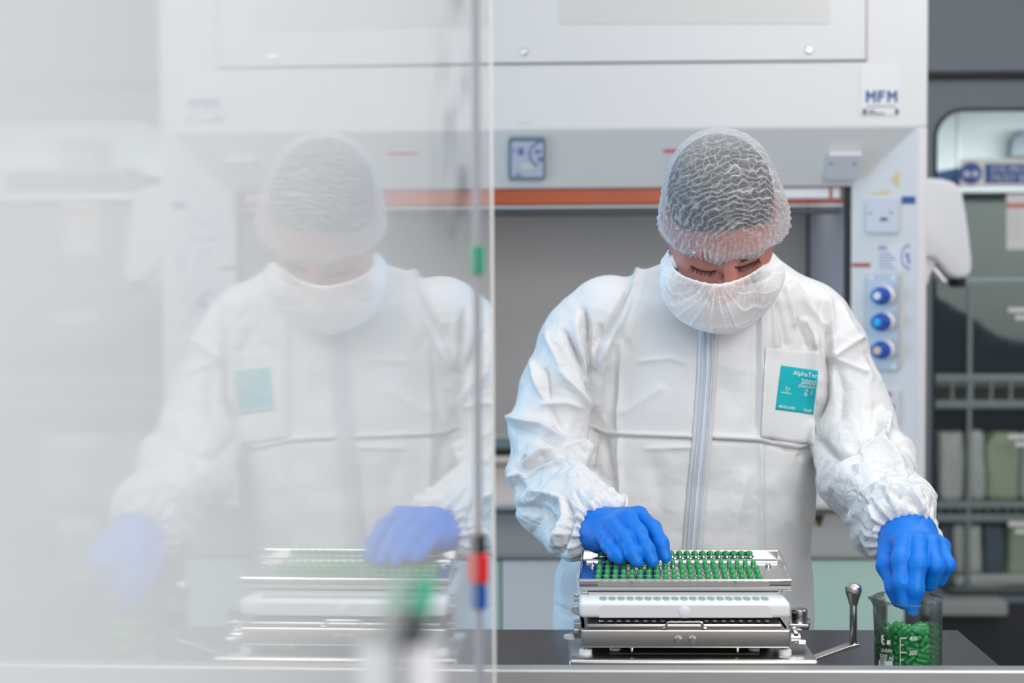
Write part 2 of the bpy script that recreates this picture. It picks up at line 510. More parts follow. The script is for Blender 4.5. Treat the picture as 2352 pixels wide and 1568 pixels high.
def normals(V, Q):
    a = V[Q[:, 2]] - V[Q[:, 0]]; b = V[Q[:, 3]] - V[Q[:, 1]]
    c = np.cross(a, b); n = np.stack([sum(np.bincount(Q[:, i], c[:, k], len(V)) for i in range(4)) for k in range(3)], 1)
    return n / np.maximum(np.linalg.norm(n, axis=1), 1e-12)[:, None]


def snoise(p, f, seed, n=7):
    r = np.random.RandomState(seed); o = 0
    for i in range(n):
        d = r.normal(size=3); d /= np.linalg.norm(d)
        o = o + np.sin((p @ d) * f * r.uniform(.6, 1.5) * 2 * PI + r.uniform(0, 6.3))
    return o / n


def cellular(p, f, seed):
    """distance to the nearest jittered lattice point"""
    q = p * f; b = np.floor(q); best = np.full(len(q), 9.0); sec = np.full(len(q), 9.0)
    for i in (-1, 0, 1):
        for j in (-1, 0, 1):
            for k in (-1, 0, 1):
                c = b + (i, j, k)
                hsh = np.sin(c @ np.array([[127.1, 269.5, 419.2], [311.7, 183.3, 371.9], [74.7, 246.1, 97.3]]) + seed) * 43758.5453
                pt = c + (hsh - np.floor(hsh))
                d = np.linalg.norm(q - pt, axis=1)
                sec = np.minimum(sec, np.maximum(d, best)); best = np.minimum(best, d)
    return best, sec


def polydist(uv, pts):
    best = np.full(len(uv), 1e9)
    for a, b in zip(pts, pts[1:]):
        a = np.array(a, float); b = np.array(b, float); ab = b - a
        t = np.clip(((uv - a) @ ab) / (ab @ ab), 0, 1)
        best = np.minimum(best, np.linalg.norm(uv - a - t[:, None] * ab, axis=1))
    return best


# ================================================================== the room
Vx = Vector
struct(MB().box(-3.2, 4.6, -2.2, 6.2, -0.1, 0.0).build('floor', 'floor'))
struct(MB().box(-3.2, 4.6, -2.2, 6.2, 2.95, 3.05).build('ceiling', 'ceil'))
struct(MB().box(-3.2, 4.6, 6.0, 6.2, 0.0, 2.95).build('wall_back', 'wallb'))
struct(MB().box(-3.3, -3.1, -2.2, 6.0, 0.0, 2.95).build('wall_left', 'wallm'))
for i, (x, y) in enumerate([(-0.9, 1.4), (0.9, 1.4), (2.4, 1.4), (0.1, 2.7), (1.7, 2.7), (-0.9, 0.0), (0.9, 0.0)]):
    t = thing('ceiling_light', 'recessed square ceiling light panel outside the picture', 'light', (x, y, 2.95), 'ceiling light panels')
    MB().box(x - .31, x + .31, y - .31, y + .31, 2.93, 2.95).build('frame', 'plastic', t)
    MB().box(x - .29, x + .29, y - .29, y + .29, 2.924, 2.93).build('diffuser', 'lampm', t)

# ================================================================== fume hood
YF, YI, YB = 3.50, 3.60, 4.20
XR = P(2128, 700, YF).x; XJ = P(2105, 700, YF).x
XIN = P(1955, 600, YI).x
XL = -1.05; XLJ = XL + (XR - XJ); XLI = XL + (XR - XIN)
ZT = P(1620, 296, YF).z; ZI = P(1500, 430, YI).z
ZW = P(1150, 1155, YF).z
hood = thing('fume_hood', 'large white fume hood with splayed opening standing behind the worker', 'fume hood', (0.1, YF, ZW))
# the carcass: upper housing, two side walls, back
c = MB()
c.box(XL, XR, YF, 4.4, ZT, 2.85, 0.004)
c.build('upper_housing', 'hood', hood)
for a, b in ((XJ, XR), (XL, XLJ)):
    MB().box(a, b, YF, 4.4, P(2110, 1186, YF).z, ZT, 0.003).build('side_frame', 'hood', hood)
# splayed surround
def strip(pts, name, m, th=0.01):
    a, b, c_, d = [Vx(q) for q in pts]
    n = (b - a).cross(d - a).normalized()
    if n.y > 0: n = -n
    return MB().poly_prism(pts, -n * th).build(name, m, hood)
strip([(XLJ, YF, ZT), (XJ, YF, ZT), (XIN, YI, ZI), (XLI, YI, ZI)], 'top_splay', 'splay')
strip([(XJ, YF, ZT), (XJ, YF, ZW), (XIN, YI, ZW), (XIN, YI, ZI)], 'side_splay', 'hood')
strip([(XLJ, YF, ZW), (XLJ, YF, ZT), (XLI, YI, ZI), (XLI, YI, ZW)], 'side_splay', 'hood')
# lining
MB().box(XLI, XIN, YB, YB + .01, ZW, 2.0).build('back_liner', 'inner', hood)
xs1 = P(1857, 600, YB - .0).x
MB().poly_prism([(XIN - .006, YI + .03, ZW), (XIN - .006, YI + .03, 2.0), (xs1, YB, 2.0), (xs1, YB, ZW)], (0.01, 0, 0)).build('side_liner', 'innerside', hood)
MB().poly_prism([(XLI + .006, YI + .03, ZW), (XLI + .006, YI + .03, 2.0), (XLI + .04, YB, 2.0), (XLI + .04, YB, ZW)], (-0.01, 0, 0)).build('side_liner', 'innerside', hood)
MB().box(XLI, XIN, YI + .05, YB, ZI + .04, ZI + .05).build('liner_top', 'inner', hood)
MB().box(xs1 - .006, xs1 + .002, YB - .014, YB, ZW, 1.7).build('corner_seal', 'black', hood)
MB().box(XIN - .012, XIN + .001, YI + .004, YI + .03, ZW, ZI).build('sash_channel', 'black', hood)
# slot at the foot of the back wall
for y0, y1, m, nm in ((1000, 1003, 'splay', 'slot_edge'), (1004, 1028, 'tealframe', 'slot_panel'), (1029, 1045, 'black', 'slot'), (1046, 1060, 'worktop', 'slot_lip')):
    a, b = P(1150, y0, YB).z, P(1150, y1, YB).z
    MB().box(XLI, xs1, YB - .016, YB, b, a).build(nm, m, hood)
# sash: orange band, white label, grey edge, slate bottom rail
def bar(px0, py0, px1, py1, Y, d, name, m, par=hood, left=None, bev=0.002):
    a, b = P(px0, py1, Y), P(px1, py0, Y)
    return MB().box(left if left is not None else a.x, b.x, Y, Y + d, a.z, b.z, bev).build(name, m, par)
sash = bar(1130, 431, 1618, 470, YI + .01, .02, 'sash_handle', 'orange', hood, XLI)
bar(1130, 458, 1937, 470, YI + .012, .02, 'sash_handle_edge', 'orange', hood, XLI)
bar(1620, 431, 1930, 457, YI + .012, .02, 'sash_label', 'plastic')
bar(1905, 430, 1912, 460, YI + .009, .004, 'orange_strap', 'orange')
bar(1130, 471, 1937, 476, YI + .01, .02, 'sash_rail', 'splay', hood, XLI)
bar(1130, 477, 1932, 496, YI + .012, .03, 'sash_rail', 'slate', hood, XLI)
# access panel in the upper housing with gap, screws, patch of film
PF = Vx((0, YF, 0))
a, b = P(1988, 130, YF), P(500, 130, YF)
MB().box(-0.75, a.x, YF - .004, YF, P(1500, 142, YF).z, 2.75, 0.0015).build('access_panel', 'hood', hood)
MB().box(-0.75, a.x + .003, YF - .0015, YF, P(1500, 142, YF).z - .004, 2.75).build('panel_gap', 'line', hood)
MB().poly_prism(rect_on(1285, -60, 1905, 54, PF + NY * .0055, NY), (0, .002, 0)).build('film_patch', 'patch', hood)
for px, py in ((1205, 119), (1858, 115)):
    q = P(px, py, YF - .004)
    MB().lathe(q, q + NY * .006, [(0, 0), (0, .0085), (.5, .0085), (1, .005), (1, 0)], 16).build('screw', 'silver', hood)
q = MB(); q.poly_prism(rect_on(1190, 279, 1224, 283, PF + NY * .001, NY), (0, .001, 0)).build('small_marking', 'patch', hood)
# maker's plate
n0 = NY
pl = MB().poly_prism(rounded(1976, 150, 2066, 264, 4, PF + NY * .002, NY), (0, .002, 0)).build('maker_plate', 'card', hood)
PP = PF + NY * .003
def block(name, polys):
    q = MB()
    for pg in polys: q.poly_prism([RP(px, py, PP, NY) for px, py in pg], (0, .0004, 0))
    q.build(name, 'logo', pl)
for mx_ in (1989, 2038):
    block('plate_letter', [[(mx_, 235), (mx_ + 6, 235), (mx_ + 6, 208), (mx_, 208)], [(mx_ + 17, 235), (mx_ + 23, 235), (mx_ + 23, 208), (mx_ + 17, 208)],
                           [(mx_ + 5, 208), (mx_ + 5, 216), (mx_ + 11.5, 228), (mx_ + 11.5, 218)], [(mx_ + 18, 208), (mx_ + 11.5, 218), (mx_ + 11.5, 228), (mx_ + 18, 216)]])
block('plate_letter', [[(2016, 235), (2022, 235), (2022, 208), (2016, 208)], [(2021, 214), (2033, 214), (2033, 208), (2021, 208)], [(2021, 224), (2031, 224), (2031, 218), (2021, 218)]])
q = MB()
for i in range(6): q.poly_prism(rect_on(1993 + i * 11, 236, 1999 + i * 11, 240, PP, NY), (0, .0003, 0))
q.build('plate_serifs', 'tapplate', pl)
q = MB().poly_prism(rect_on(1990, 244, 2058, 245.5, PP, NY), (0, .0003, 0)); q.poly_prism(rect_on(1982, 250, 1990, 263, PP, NY), (0, .0003, 0))
q.poly_prism(rect_on(1994, 253, 2010, 256, PP, NY), (0, .0003, 0)).poly_prism(rect_on(1994, 259, 2032, 261.5, PP, NY), (0, .0003, 0))
q.poly_prism(rect_on(2056, 250, 2064, 262, PP, NY), (0, .0003, 0)).build('plate_rules', 'ink', pl)

# things on the splays
NS = Vx((XIN - XJ, YI - YF, 0)).cross(Vx((0, 0, 1))).normalized()
if NS.y > 0: NS = -NS
PS = Vx((XJ, YF, 0))
NT = Vx((0, YI - YF, ZI - ZT)).cross(Vx((1, 0, 0))).normalized()
if NT.y > 0: NT = -NT
PT = Vx((0, YF, ZT))

def plate(px0, py0, px1, py1, p0, n, th, name, m, par, r=3, lift=0.0):
    return MB().poly_prism(rounded(px0, py0, px1, py1, r, p0 + n * (th + lift), n), -n * th, 0.0008).build(name, m, par)

def screws(lst, p0, n, lift, par, m='ink', r=.0028):
    for px, py in lst:
        q = RP(px, py, p0 + n * lift, n)
        MB().cyl(q - n * .002, q + n * .0006, r, n=10).build('screw', m, par)

q = RP(2027, 492, PS, NS)
sk = thing('socket', 'white switched wall plate on the right splay under tan glue marks', 'socket', q)
plate(1989, 454, 2063, 534, PS, NS, .010, 'cover_plate', 'socket', sk, 4)
screws([(1999, 490), (2047, 488)], PS, NS, .010, sk)
MB().poly_prism(rect_on(2022, 500, 2038, 506, PS + NS * .0118, NS), -NS * .002).build('switch', 'ink', sk)
q = RP(2045, 945, PS, NS)
sk = thing('socket', 'white plate with red mark half hidden behind the sleeve', 'socket', q)
plate(2010, 897, 2064, 978, PS, NS, .010, 'cover_plate', 'socket', sk, 4)
MB().poly_prism(rect_on(2038, 900, 2046, 912, PS + NS * .0116, NS), -NS * .002).build('indicator', 'clipr', sk)
MB().poly_prism(rect_on(2044, 930, 2054, 940, PS + NS * .0116, NS), -NS * .002).build('switch', 'ink', sk)
q = RP(1938, 372, PT, NT)
sk = thing('socket', 'white blank plate box under the top splay above the sash', 'socket', q)
a = [RP(px, py, PT, NT) for px, py in ((1894, 402), (1966, 402), (1978, 345), (1902, 345))]
MB().poly_prism([p + NT * .022 for p in a], -NT * .022, .002).build('cover_plate', 'socket', sk)
screws([(1908, 376), (1962, 376)], PT, NT, .022, sk, 'ink', .0034)
# taps
q = RP(2027, 738, PS, NS)
tp = thing('tap_panel', 'grey panel with three blue service taps on the hood jamb', 'tap panel', q)
plate(1990, 629, 2063, 850, PS, NS, .012, 'panel', 'tapplate', tp, 6)
screws([(2001, 637), (2052, 637), (2052, 842), (2006, 842)], PS, NS, .012, tp, 'plastic', .0065)
for py, m, nm in ((679, 'plastic', 'white'), (739, 'cyan', 'cyan'), (803, 'tan', 'tan')):
    q = RP(2034, py, PS + NS * .012, NS)
    t = MB().lathe(q, q + NS * .016, [(0, 0), (0, .025), (.7, .025), (1, .021), (1, 0)], 24).build('tap_collar', 'plastic', tp, True)
    k = MB().lathe(q + NS * .014, q + NS * .052, [(0, 0), (0, .021), (.15, .0225), (.35, .0225), (.38, .0195), (.85, .0185), (1, .015), (1, 0)], 28)
    for i in range(10):
        u = NS.cross(Vx((0, 0, 1))).normalized(); v_ = Vx((0, 0, 1))
        d = u * math.cos(i * PI / 5) + v_ * math.sin(i * PI / 5)
        k.cyl(q + NS * .026 + d * .0185, q + NS * .048 + d * .0165, .0032, n=8)
    kb = k.build('tap_knob', 'tapblue', tp, True); kb['label'] = 'blue fluted knob with %s end disc' % nm
    MB().lathe(q + NS * .051, q + NS * .0545, [(0, 0), (0, .0105), (1, .009), (1, 0)], 18).build('end_disc', m, kb)
# stickers
q = RP(2050, 592, PS, NS)
st = thing('sticker', 'white notice with purple lettering and round emblem above the taps', 'sticker', q)
plate(2012, 560, 2090, 624, PS, NS, .0012, 'paper', 'card', st, 1)
text_px('lettering', 'MFM', 2018, 564, 2036, 574, PS + NS * .0014, NS, 'purple', st)
q = MB()
for i in range(6): q.poly_prism(rect_on(2018, 580 + i * 7, 2046 + (i % 3) * 6, 582 + i * 7, PS + NS * .0018, NS), -NS * .0004)
q.build('small_print', 'purple', st)
q = MB()
cpt = (2079, 590)
for i in range(9):
    a0 = PI * .45 + i * PI * 1.1 / 9; a1 = a0 + PI * 1.1 / 9
    r0, r1 = 24, 29
    q.poly_prism([RP(cpt[0] + 8 + r * .62 * math.cos(a), cpt[1] - r * math.sin(a), PS + NS * .0018, NS) for r, a in ((r0, a0), (r1, a0), (r1, a1), (r0, a1))], -NS * .0004)
q.poly_prism(rounded(2080, 580, 2088, 594, 3, PS + NS * .0018, NS), -NS * .0004)
q.poly_prism(rounded(2084, 594, 2090, 606, 2, PS + NS * .0018, NS), -NS * .0004)
q.build('emblem', 'purple', st)
st = plate(2071, 451, 2102, 468, PS, NS, .0012, 'sticker', 'logo', None, 1); tag(st, 'small dark blue label right of the upper socket', 'sticker')
text_px('lettering', 'A 1', 2077, 455, 2096, 464, PS + NS * .0014, NS, 'bluecard', None) if False else None
st = plate(1957, 604, 1999, 613, PS, NS, .0012, 'tape', 'orange', None, 1); tag(st, 'short strip of orange tape on the hood jamb', 'tape')
q = MB().poly_prism([RP(px, py, PS + NS * .001, NS) for px, py in ((2000, 447), (2048, 445), (2044, 438), (2030, 436), (2020, 441), (2002, 443))], -NS * .0008)
q.poly_prism([RP(px, py, PS + NS * .001, NS) for px, py in ((2052, 394), (2066, 394), (2065, 430), (2058, 428), (2046, 412), (2055, 402))], -NS * .0008)
q.build('glue_residue', 'tan', hood)
# framed notice and small hazard notice on the top splay
q = RP(1211, 364, PT, NT)
fr = thing('framed_notice', 'small teal framed notice with line drawing fixed under the hood top', 'notice', q)
plate(1169, 318, 1253, 414, PT, NT, .012, 'frame', 'tealframe', fr, 7)
plate(1175, 327, 1248, 407, PT, NT, .003, 'card', 'bluecard', fr, 3, .0115)
L0 = PT + NT * .0155
MB().poly_prism(rounded(1190, 340, 1203, 356, 3, L0, NT), -NT * .0006).build('drawing', 'purple', fr)
q = MB()
for i in range(8):
    a0 = PI * .5 + i * PI / 9; a1 = a0 + PI / 9
    q.poly_prism([RP(1244 + r * math.cos(a), 354 - r * math.sin(a), L0, NT) for r, a in ((26, a0), (30, a0), (30, a1), (26, a1))], -NT * .0006)
q.build('drawn_arc', 'purple', fr)
for x0_, y0_, x1_, y1_ in ((1228, 345, 1243, 352), (1178, 344, 1184, 348), (1236, 360, 1247, 372), (1183, 400, 1198, 404)):
    MB().poly_prism(rounded(x0_, y0_, x1_, y1_, 1.5, L0, NT), -NT * .0006).build('drawn_mark', 'purple', fr)
q = MB().poly_prism(rounded(1195, 375, 1226, 391, 7, L0, NT), -NT * .0006); q.build('oval_mark', 'card', fr)
nt_ = thing('notice', 'small white notice with red top edge, half hidden by the cap', 'notice', RP(1540, 375, PT, NT))
plate(1524, 344, 1590, 404, PT, NT, .0015, 'card', 'card', nt_, 1)
plate(1524, 344, 1590, 350, PT, NT, .001, 'red_edge', 'clipr', nt_, 1, .001)
# worktop and the furniture below
MB().box(XLI, XIN, YF - .02, YB, ZW - .012, ZW, .003).build('worktop', 'worktop', hood)
MB().box(XL, XR, YF - .03, YF + .03, P(1150, 1160, YF - .03).z, ZW + .002, .003).build('worktop_nosing', 'hood', hood)
cb = thing('base_cabinet', 'pale mint and grey base cabinet under the fume hood worktop', 'cabinet', (0.1, YF, 0))
zc = P(1150, 1275, YF + .04).z
MB().box(XL + .02, P(2079, 1300, YF).x, YF + .06, 4.35, .1, P(1150, 1162, YF - .03).z).build('carcass', 'greypanel', cb)
MB().box(XL + .02, P(2078, 1300, YF).x, YF + .04, YF + .06, zc, P(1150, 1186, YF).z).build('apron', 'greypanel', cb)
MB().box(XL + .02, P(2078, 1300, YF).x, YF + .03, YF + .06, zc - .006, zc, .001).build('trim_rail', 'greylip', cb)
x0 = XL + .02
for px, m in ((1152, 'mint'), (1500, 'greydoor'), (1790, 'greydoor'), (2079, 'mint')):
    x1 = P(px, 1400, YF + .04).x
    d = MB().box(x0 + .002, x1 - .002, YF + .04, YF + .06, .13, zc - .012, .002).build('door', m, cb)
    if m == 'mint': d['label'] = 'mint green door'
    x0 = x1
MB().box(XL + .05, P(2070, 1300, YF).x, YF + .1, 4.3, .0, .1).build('plinth', 'kick', cb)
# warning triangle
tri = thing('warning_label', 'yellow and black warning triangle on the grey apron', 'label', P(1880, 1195, YF + .038))
PA = Vx((0, YF + .038, 0))
MB().poly_prism([RP(px, py, PA, NY) for px, py in ((1858, 1182), (1894, 1182), (1884, 1211))], (0, .002, 0)).build('triangle', 'black', tri)
mt = mat('warning_yellow', (0.45, 0.28, 0.02), 0.5)
MB().poly_prism([RP(px, py, PA + NY * .001, NY) for px, py in ((1864, 1190), (1874, 1196), (1879, 1207), (1868, 1206))], (0, .001, 0)).build('face', mt, tri)

# ================================================================== wall dispenser on the hood's flank
YD = 3.80
dsp = thing('hand_towel_dispenser', 'rounded white wall dispenser fixed to the right flank of the hood', 'dispenser', P(2180, 530, YD))
PD = Vx((0, YD, 0))
ol = [(2050, 408), (2150, 408), (2182, 413), (2203, 424), (2213, 445), (2221, 490), (2228, 540), (2234, 595), (2234, 622), (2224, 638), (2196, 640), (2176, 628), (2160, 606), (2146, 592), (2050, 592)]
pts = [RP(px, py, PD, NY) for px, py in ol]
MB().poly_prism(pts[::-1], (0, .22, 0), .012, 3).build('body', 'plastic', dsp, True)
pts = [RP(px, py, PD + Vx((0, .02, 0)), NY) for px, py in ((2100, 585), (2152, 590), (2150, 608), (2138, 630), (2131, 655), (2100, 660))]
MB().poly_prism(pts[::-1], (0, .16, 0), .006).build('bracket', 'splay', dsp)
MB().cyl(P(2142, 615, YD + .05), P(2172, 650, YD + .03), .018, .012, 18).build('nozzle', 'silver', dsp, True)
MB().box(P(2206, 640, YD).x, P(2228, 640, YD).x, YD + .03, YD + .12, P(2210, 659, YD).z, P(2210, 637, YD).z, .006).build('drip_tip', 'black', dsp)

# ================================================================== grey drying cabinet with glazed door
YC = 4.45
cab = thing('storage_cabinet', 'tall slate grey cabinet with round cornered glazed door right of the hood', 'cabinet', (P(2300, 900, YC).x, YC, 0))
xl = XR + .012; xr = 3.2
PC = Vx((0, YC, 0))
zg = P(2240, 176, YC).z
MB().box(xl, xr, YC - .02, 5.3, zg + .006, 2.85, .01).build('upper_panel', 'cab', cab)
MB().box(xl + .005, xr, YC - .026, YC + .02, zg - .008, zg + .012, .004).build('door_seal', 'black', cab)
# door frame with a rounded opening
zt = P(2240, 187, YC).z; xo0 = P(2146, 700, YC).x; xo1 = 3.0; zo1 = P(2240, 252, YC).z; zo0 = P(2240, 1362, YC).z; rr = .085
b = bmesh.new()
def arc(cx, cz, a0, a1, k=8): return [(cx + rr * math.cos(a0 + (a1 - a0) * i / k), cz + rr * math.sin(a0 + (a1 - a0) * i / k)) for i in range(k + 1)]
inn = arc(xo0 + rr, zo1 - rr, PI, PI / 2) + arc(xo1 - rr, zo1 - rr, PI / 2, 0) + arc(xo1 - rr, zo0 + rr, 0, -PI / 2) + arc(xo0 + rr, zo0 + rr, -PI / 2, -PI)
def outp(x, z):
    cx, cz = (xo0 + xo1) / 2, (zo0 + zo1) / 2
    return (xl if x < cx else xr, zt if z > cz else zo0 - .03)
out = []
k = len(inn) // 4
for i, (x, z) in enumerate(inn):
    q4, j = divmod(i, k)
    cxy = [(xl, zt), (xr, zt), (xr, zo0 - .03), (xl, zo0 - .03)][min(q4, 3)]
    if q4 == 0: o_ = (xl, z) if j < k // 2 else ((xl, zt) if j == k // 2 else (x, zt))
    elif q4 == 1: o_ = (x, zt) if j < k // 2 else ((xr, zt) if j == k // 2 else (xr, z))
    elif q4 == 2: o_ = (xr, z) if j < k // 2 else ((xr, zo0 - .03) if j == k // 2 else (x, zo0 - .03))
    else: o_ = (x, zo0 - .03) if j < k // 2 else ((xl, zo0 - .03) if j == k // 2 else (xl, z))
    out.append(o_)
N = len(inn); vs = []; fs = []
for y in (YC, YC + .05):
    vs += [(x, y, z) for x, z in inn] + [(x, y, z) for x, z in out]
for i in range(N):
    j = (i + 1) % N
    fs += [(i, j, N + j, N + i), (2 * N + i, 3 * N + i, 3 * N + j, 2 * N + j), (i, 2 * N + i, 2 * N + j, j), (N + i, N + j, 3 * N + j, 3 * N + i)]
mesh_obj('door_frame', vs, fs, 'cab', cab)
sl = MB()
sp = [Vx((x, YC - .002, z)) for x, z in inn]
sl.tube(sp + [sp[0]], .006, 6).build('glazing_seal', 'slate', cab)
MB().box(xo0 - .005, xo1 + .005, YC + .02, YC + .026, zo0 - .005, zo1 + .005).build('glass_pane', 'pane', cab)
# interior
MB().box(xl, xr, 5.25, 5.3, .1, 2.3).build('back_panel', 'cabd', cab)
MB().box(xl, xr, 5.15, 5.24, P(2300, 440, 5.15).z, P(2300, 200, 5.15).z).build('upper_liner', 'pale', cab)
MB().box(xl, xl + .01, YC + .06, 5.25, .1, 2.3).build('side_panel', 'cabd', cab)
MB().box(xl, xr, YC - .02, 5.3, .1, zo0 - .03).build('plinth', 'kick', cab)
q = MB(); q.box(P(2200, 300, 5.0).x, P(2206, 300, 5.0).x, 5.0, 5.02, P(2200, 430, 5).z, 2.2); q.build('upright', 'wire', cab)
MB().poly_prism([RP(px, py, Vx((0, 5.05, 0)), NY) for px, py in ((2322, 360), (2326, 320), (2345, 300), (2420, 296), (2420, 360))], (0, .05, 0), .004).build('moulded_hump', 'bagb', cab)
# folded blue item in the upper corner
ob = MB().poly_prism([RP(px, py, Vx((0, YC + .06, 0)), NY) for px, py in ((2146, 394), (2205, 384), (2205, 430), (2146, 430))], (0, .05, 0), .004).build('blue_packet', mat('packet_blue', (0.10, 0.19, 0.48), 0.6), None)
tag(ob, 'blue packet behind the glass left of the round mandatory sign', 'packet')
# signs on the glass
sg = thing('safety_sign', 'grey strip sign with round blue goggles symbol and blue text panel', 'sign', P(2270, 398, YC))
PG = PC + NY * .012
MB().poly_prism(rounded(2206, 364, 2560, 430, 8, PG, NY), (0, .01, 0), .001).build('sign_plate', 'greydoor', sg)
PG2 = PG + NY * .001
q = P(2230, 398, YC - .012)
MB().cyl(q, q + NY * .0015, .034, n=32).build('mandatory_disc', 'logo', sg)
qm = MB()
for s in (-1, 1): qm.cyl(q + Vx((s * .013, -.001, -.002)), q + Vx((s * .013, -.0028, -.002)), .010, n=16)
qm.box(q.x - .006, q.x + .006, q.y - .0028, q.y, q.z - .004, q.z + .001); qm.build('goggles_symbol', 'bluecard', sg)
MB().poly_prism(rect_on(2262, 376, 2540, 421, PG2, NY), (0, .001, 0)).build('text_panel', 'logo', sg)
text_px('sign_text', 'EYE PROTECTION', 2278, 381, 2450, 397, PG2 + NY * .001, NY, 'bluecard', sg)
text_px('sign_text', 'MUST BE WORN', 2278, 402, 2440, 417, PG2 + NY * .001, NY, 'bluecard', sg)
nn = thing('paper_notice', 'white paper notice with orange line on the cabinet glass', 'notice', P(2340, 510, YC))
MB().poly_prism(rect_on(2312, 446, 2400, 573, PG, NY), (0, .002, 0)).build('paper', 'card', nn)
MB().poly_prism(rect_on(2312, 467, 2400, 477, PG2, NY), (0, .001, 0)).build('orange_line', mat('orange_ink', (0.6, 0.16, 0.08), .6), nn)
q = MB()
for i in range(8): q.poly_prism(rect_on(2318, 487 + i * 8, 2340 + (i * 7) % 9, 489 + i * 8, PG2, NY), (0, .0005, 0))
q.build('print', 'patch', nn)
for i, (py, where) in enumerate(((712, 'top'), (1003, 'middle'), (1203, 'lowest'))):
    q = MB(); q.poly_prism(rect_on(2316, py - 6, 2420, py + 5, PG2, NY), (0, .001, 0)); q.poly_prism(rect_on(2332, py + 12, 2420, py + 22, PG2, NY), (0, .001, 0))
    o_ = q.build('glass_lettering', 'splay', None); tag(o_, 'blurred white lettering on the cabinet glass, %s of three' % where, 'lettering')
# rack
YR = YC + .12
cl = area('cabinet_fill_light', (P(2300, 300, 4.7).x + .2, 4.62, 1.93), (P(2300, 300, 4.7).x + .2, 5.0, 1.3), 1.2, .12, 12, (0.96, 1.0, 1.0))  # added fill that lifts the dim cabinet interior, no visible source
rk = thing('wire_rack', 'grey coated wire rack with baskets inside the glazed cabinet', 'rack', (P(2300, 900, YR).x, YR, P(2300, 1362, YR).z))
def zz(py): return P(2250, py, YR).z
def xx(px): return P(px, 900, YR).x
for px in (2142, 2226):
    MB().box(xx(px - 5), xx(px + 5), YR - .008, YR + .008, zz(1368), zz(640), .002).build('upright', 'wire', rk)
for y0, y1 in ((860, 876), (918, 936), (1150, 1166), (1180, 1196), (1350, 1364), (640, 660)):
    MB().box(xx(2138), 3.1, YR - .012, YR + .012, zz(y1), zz(y0), .003).build('rail', 'wire', rk)
for i in range(14):
    MB().box(xx(2138 + i * 45), xx(2144 + i * 45), YR - .006, YR + .006, zz(934), zz(862)).build('basket_wire', 'wire', rk)
for i in range(28):
    MB().box(xx(2138 + i * 22), xx(2140 + i * 22), YR - .005, YR + .005, zz(1194), zz(1152)).build('basket_wire', 'wire', rk)
for y in (876, 936, 1196, 1364):
    MB().box(xx(2142), 3.1, YR, 5.2, zz(y) - .004, zz(y), .001).build('shelf', 'wire', rk)

def soft(name, ol, Y, dep, m, label, cat, seed, group=None):
    """a folded soft thing: outline with rounded, uneven bulge"""
    pts = [RP(px, py, Vx((0, Y, 0)), NY) for px, py in ol]
    b = bmesh.new()
    v0 = [b.verts.new(p) for p in pts]; b.faces.new(v0)
    g = bmesh.ops.extrude_face_region(b, geom=b.faces[:])
    for v in g['geom']:
        if isinstance(v, bmesh.types.BMVert): v.co.y += dep
    bmesh.ops.recalc_face_normals(b, faces=b.faces)
    bmesh.ops.bevel(b, geom=b.edges[:], offset=.02, segments=3, affect='EDGES', profile=.6)
    bmesh.ops.triangulate(b, faces=b.faces[:])
    bmesh.ops.subdivide_edges(b, edges=b.edges[:], cuts=2, use_grid_fill=True)
    V = np.array([v.co[:] for v in b.verts]); d = snoise(V, 9, seed) * .006 + snoise(V * (3, 1, .6), 14, seed + 1) * .005
    for v, k in zip(b.verts, d): v.co += v.normal * float(k)
    me = bpy.data.meshes.new(name); b.to_mesh(me); b.free(); me.materials.append(M[m]); me.shade_smooth()
    o = bpy.data.objects.new(name, me); COL.objects.link(o); return tag(o, label, cat, group)

YS = YR + .03
soft('folded_garment', [(2146, 858), (2146, 672), (2175, 690), (2215, 712), (2250, 738), (2290, 765), (2330, 778), (2420, 790), (2560, 800), (2560, 858)], YS, .35, 'navy', 'dark navy folded garments heaped on the upper wire shelf', 'garment', 3)
soft('folded_garment', [(2150, 985), (2150, 940), (2420, 940), (2560, 945), (2560, 990)], YS + .02, .3, 'navy', 'flat dark navy garment stack below the upper wire shelf', 'garment', 5)
soft('plastic_bag', [(2158, 1150), (2158, 990), (2215, 990), (2218, 1150)], YS, .2, 'bagw', 'cloudy white bagged stack at the left of the middle shelf', 'bag', 6)
soft('plastic_bag', [(2221, 1150), (2224, 990), (2262, 990), (2268, 1150)], YS, .2, 'bagw', 'narrow whitish bag left of the green bag on the middle shelf', 'bag', 7)
soft('plastic_bag', [(2272, 1150), (2266, 1020), (2285, 990), (2345, 992), (2342, 1150)], YS, .2, 'bagg', 'soft green bag on the middle shelf', 'bag', 8)
soft('plastic_bag', [(2348, 1150), (2350, 992), (2470, 992), (2470, 1150)], YS, .2, 'bagw', 'whitish bag at the picture edge on the middle shelf', 'bag', 9)
soft('plastic_bag', [(2150, 1350), (2152, 1210), (2185, 1200), (2190, 1350)], YS, .2, 'bagb', 'dark blue bag at the left of the lowest shelf', 'bag', 10)
soft('plastic_bag', [(2192, 1318), (2192, 1205), (2255, 1205), (2258, 1318)], YS, .2, 'bagw', 'cloudy bag in the middle of the lowest shelf', 'bag', 11)
soft('plastic_bag', [(2262, 1318), (2262, 1205), (2312, 1205), (2312, 1318)], YS, .2, 'bagb', 'blue grey bag right of the cloudy one on the lowest shelf', 'bag', 12)
soft('plastic_bag', [(2316, 1318), (2316, 1205), (2420, 1205), (2420, 1318)], YS, .2, 'bagg', 'greenish bag at the picture edge on the lowest shelf', 'bag', 13)
soft('plastic_bag', [(2192, 1348), (2194, 1322), (2420, 1322), (2420, 1348)], YS - .02, .25, 'bagw', 'flat clear bag lying along the front of the lowest shelf', 'bag', 14)
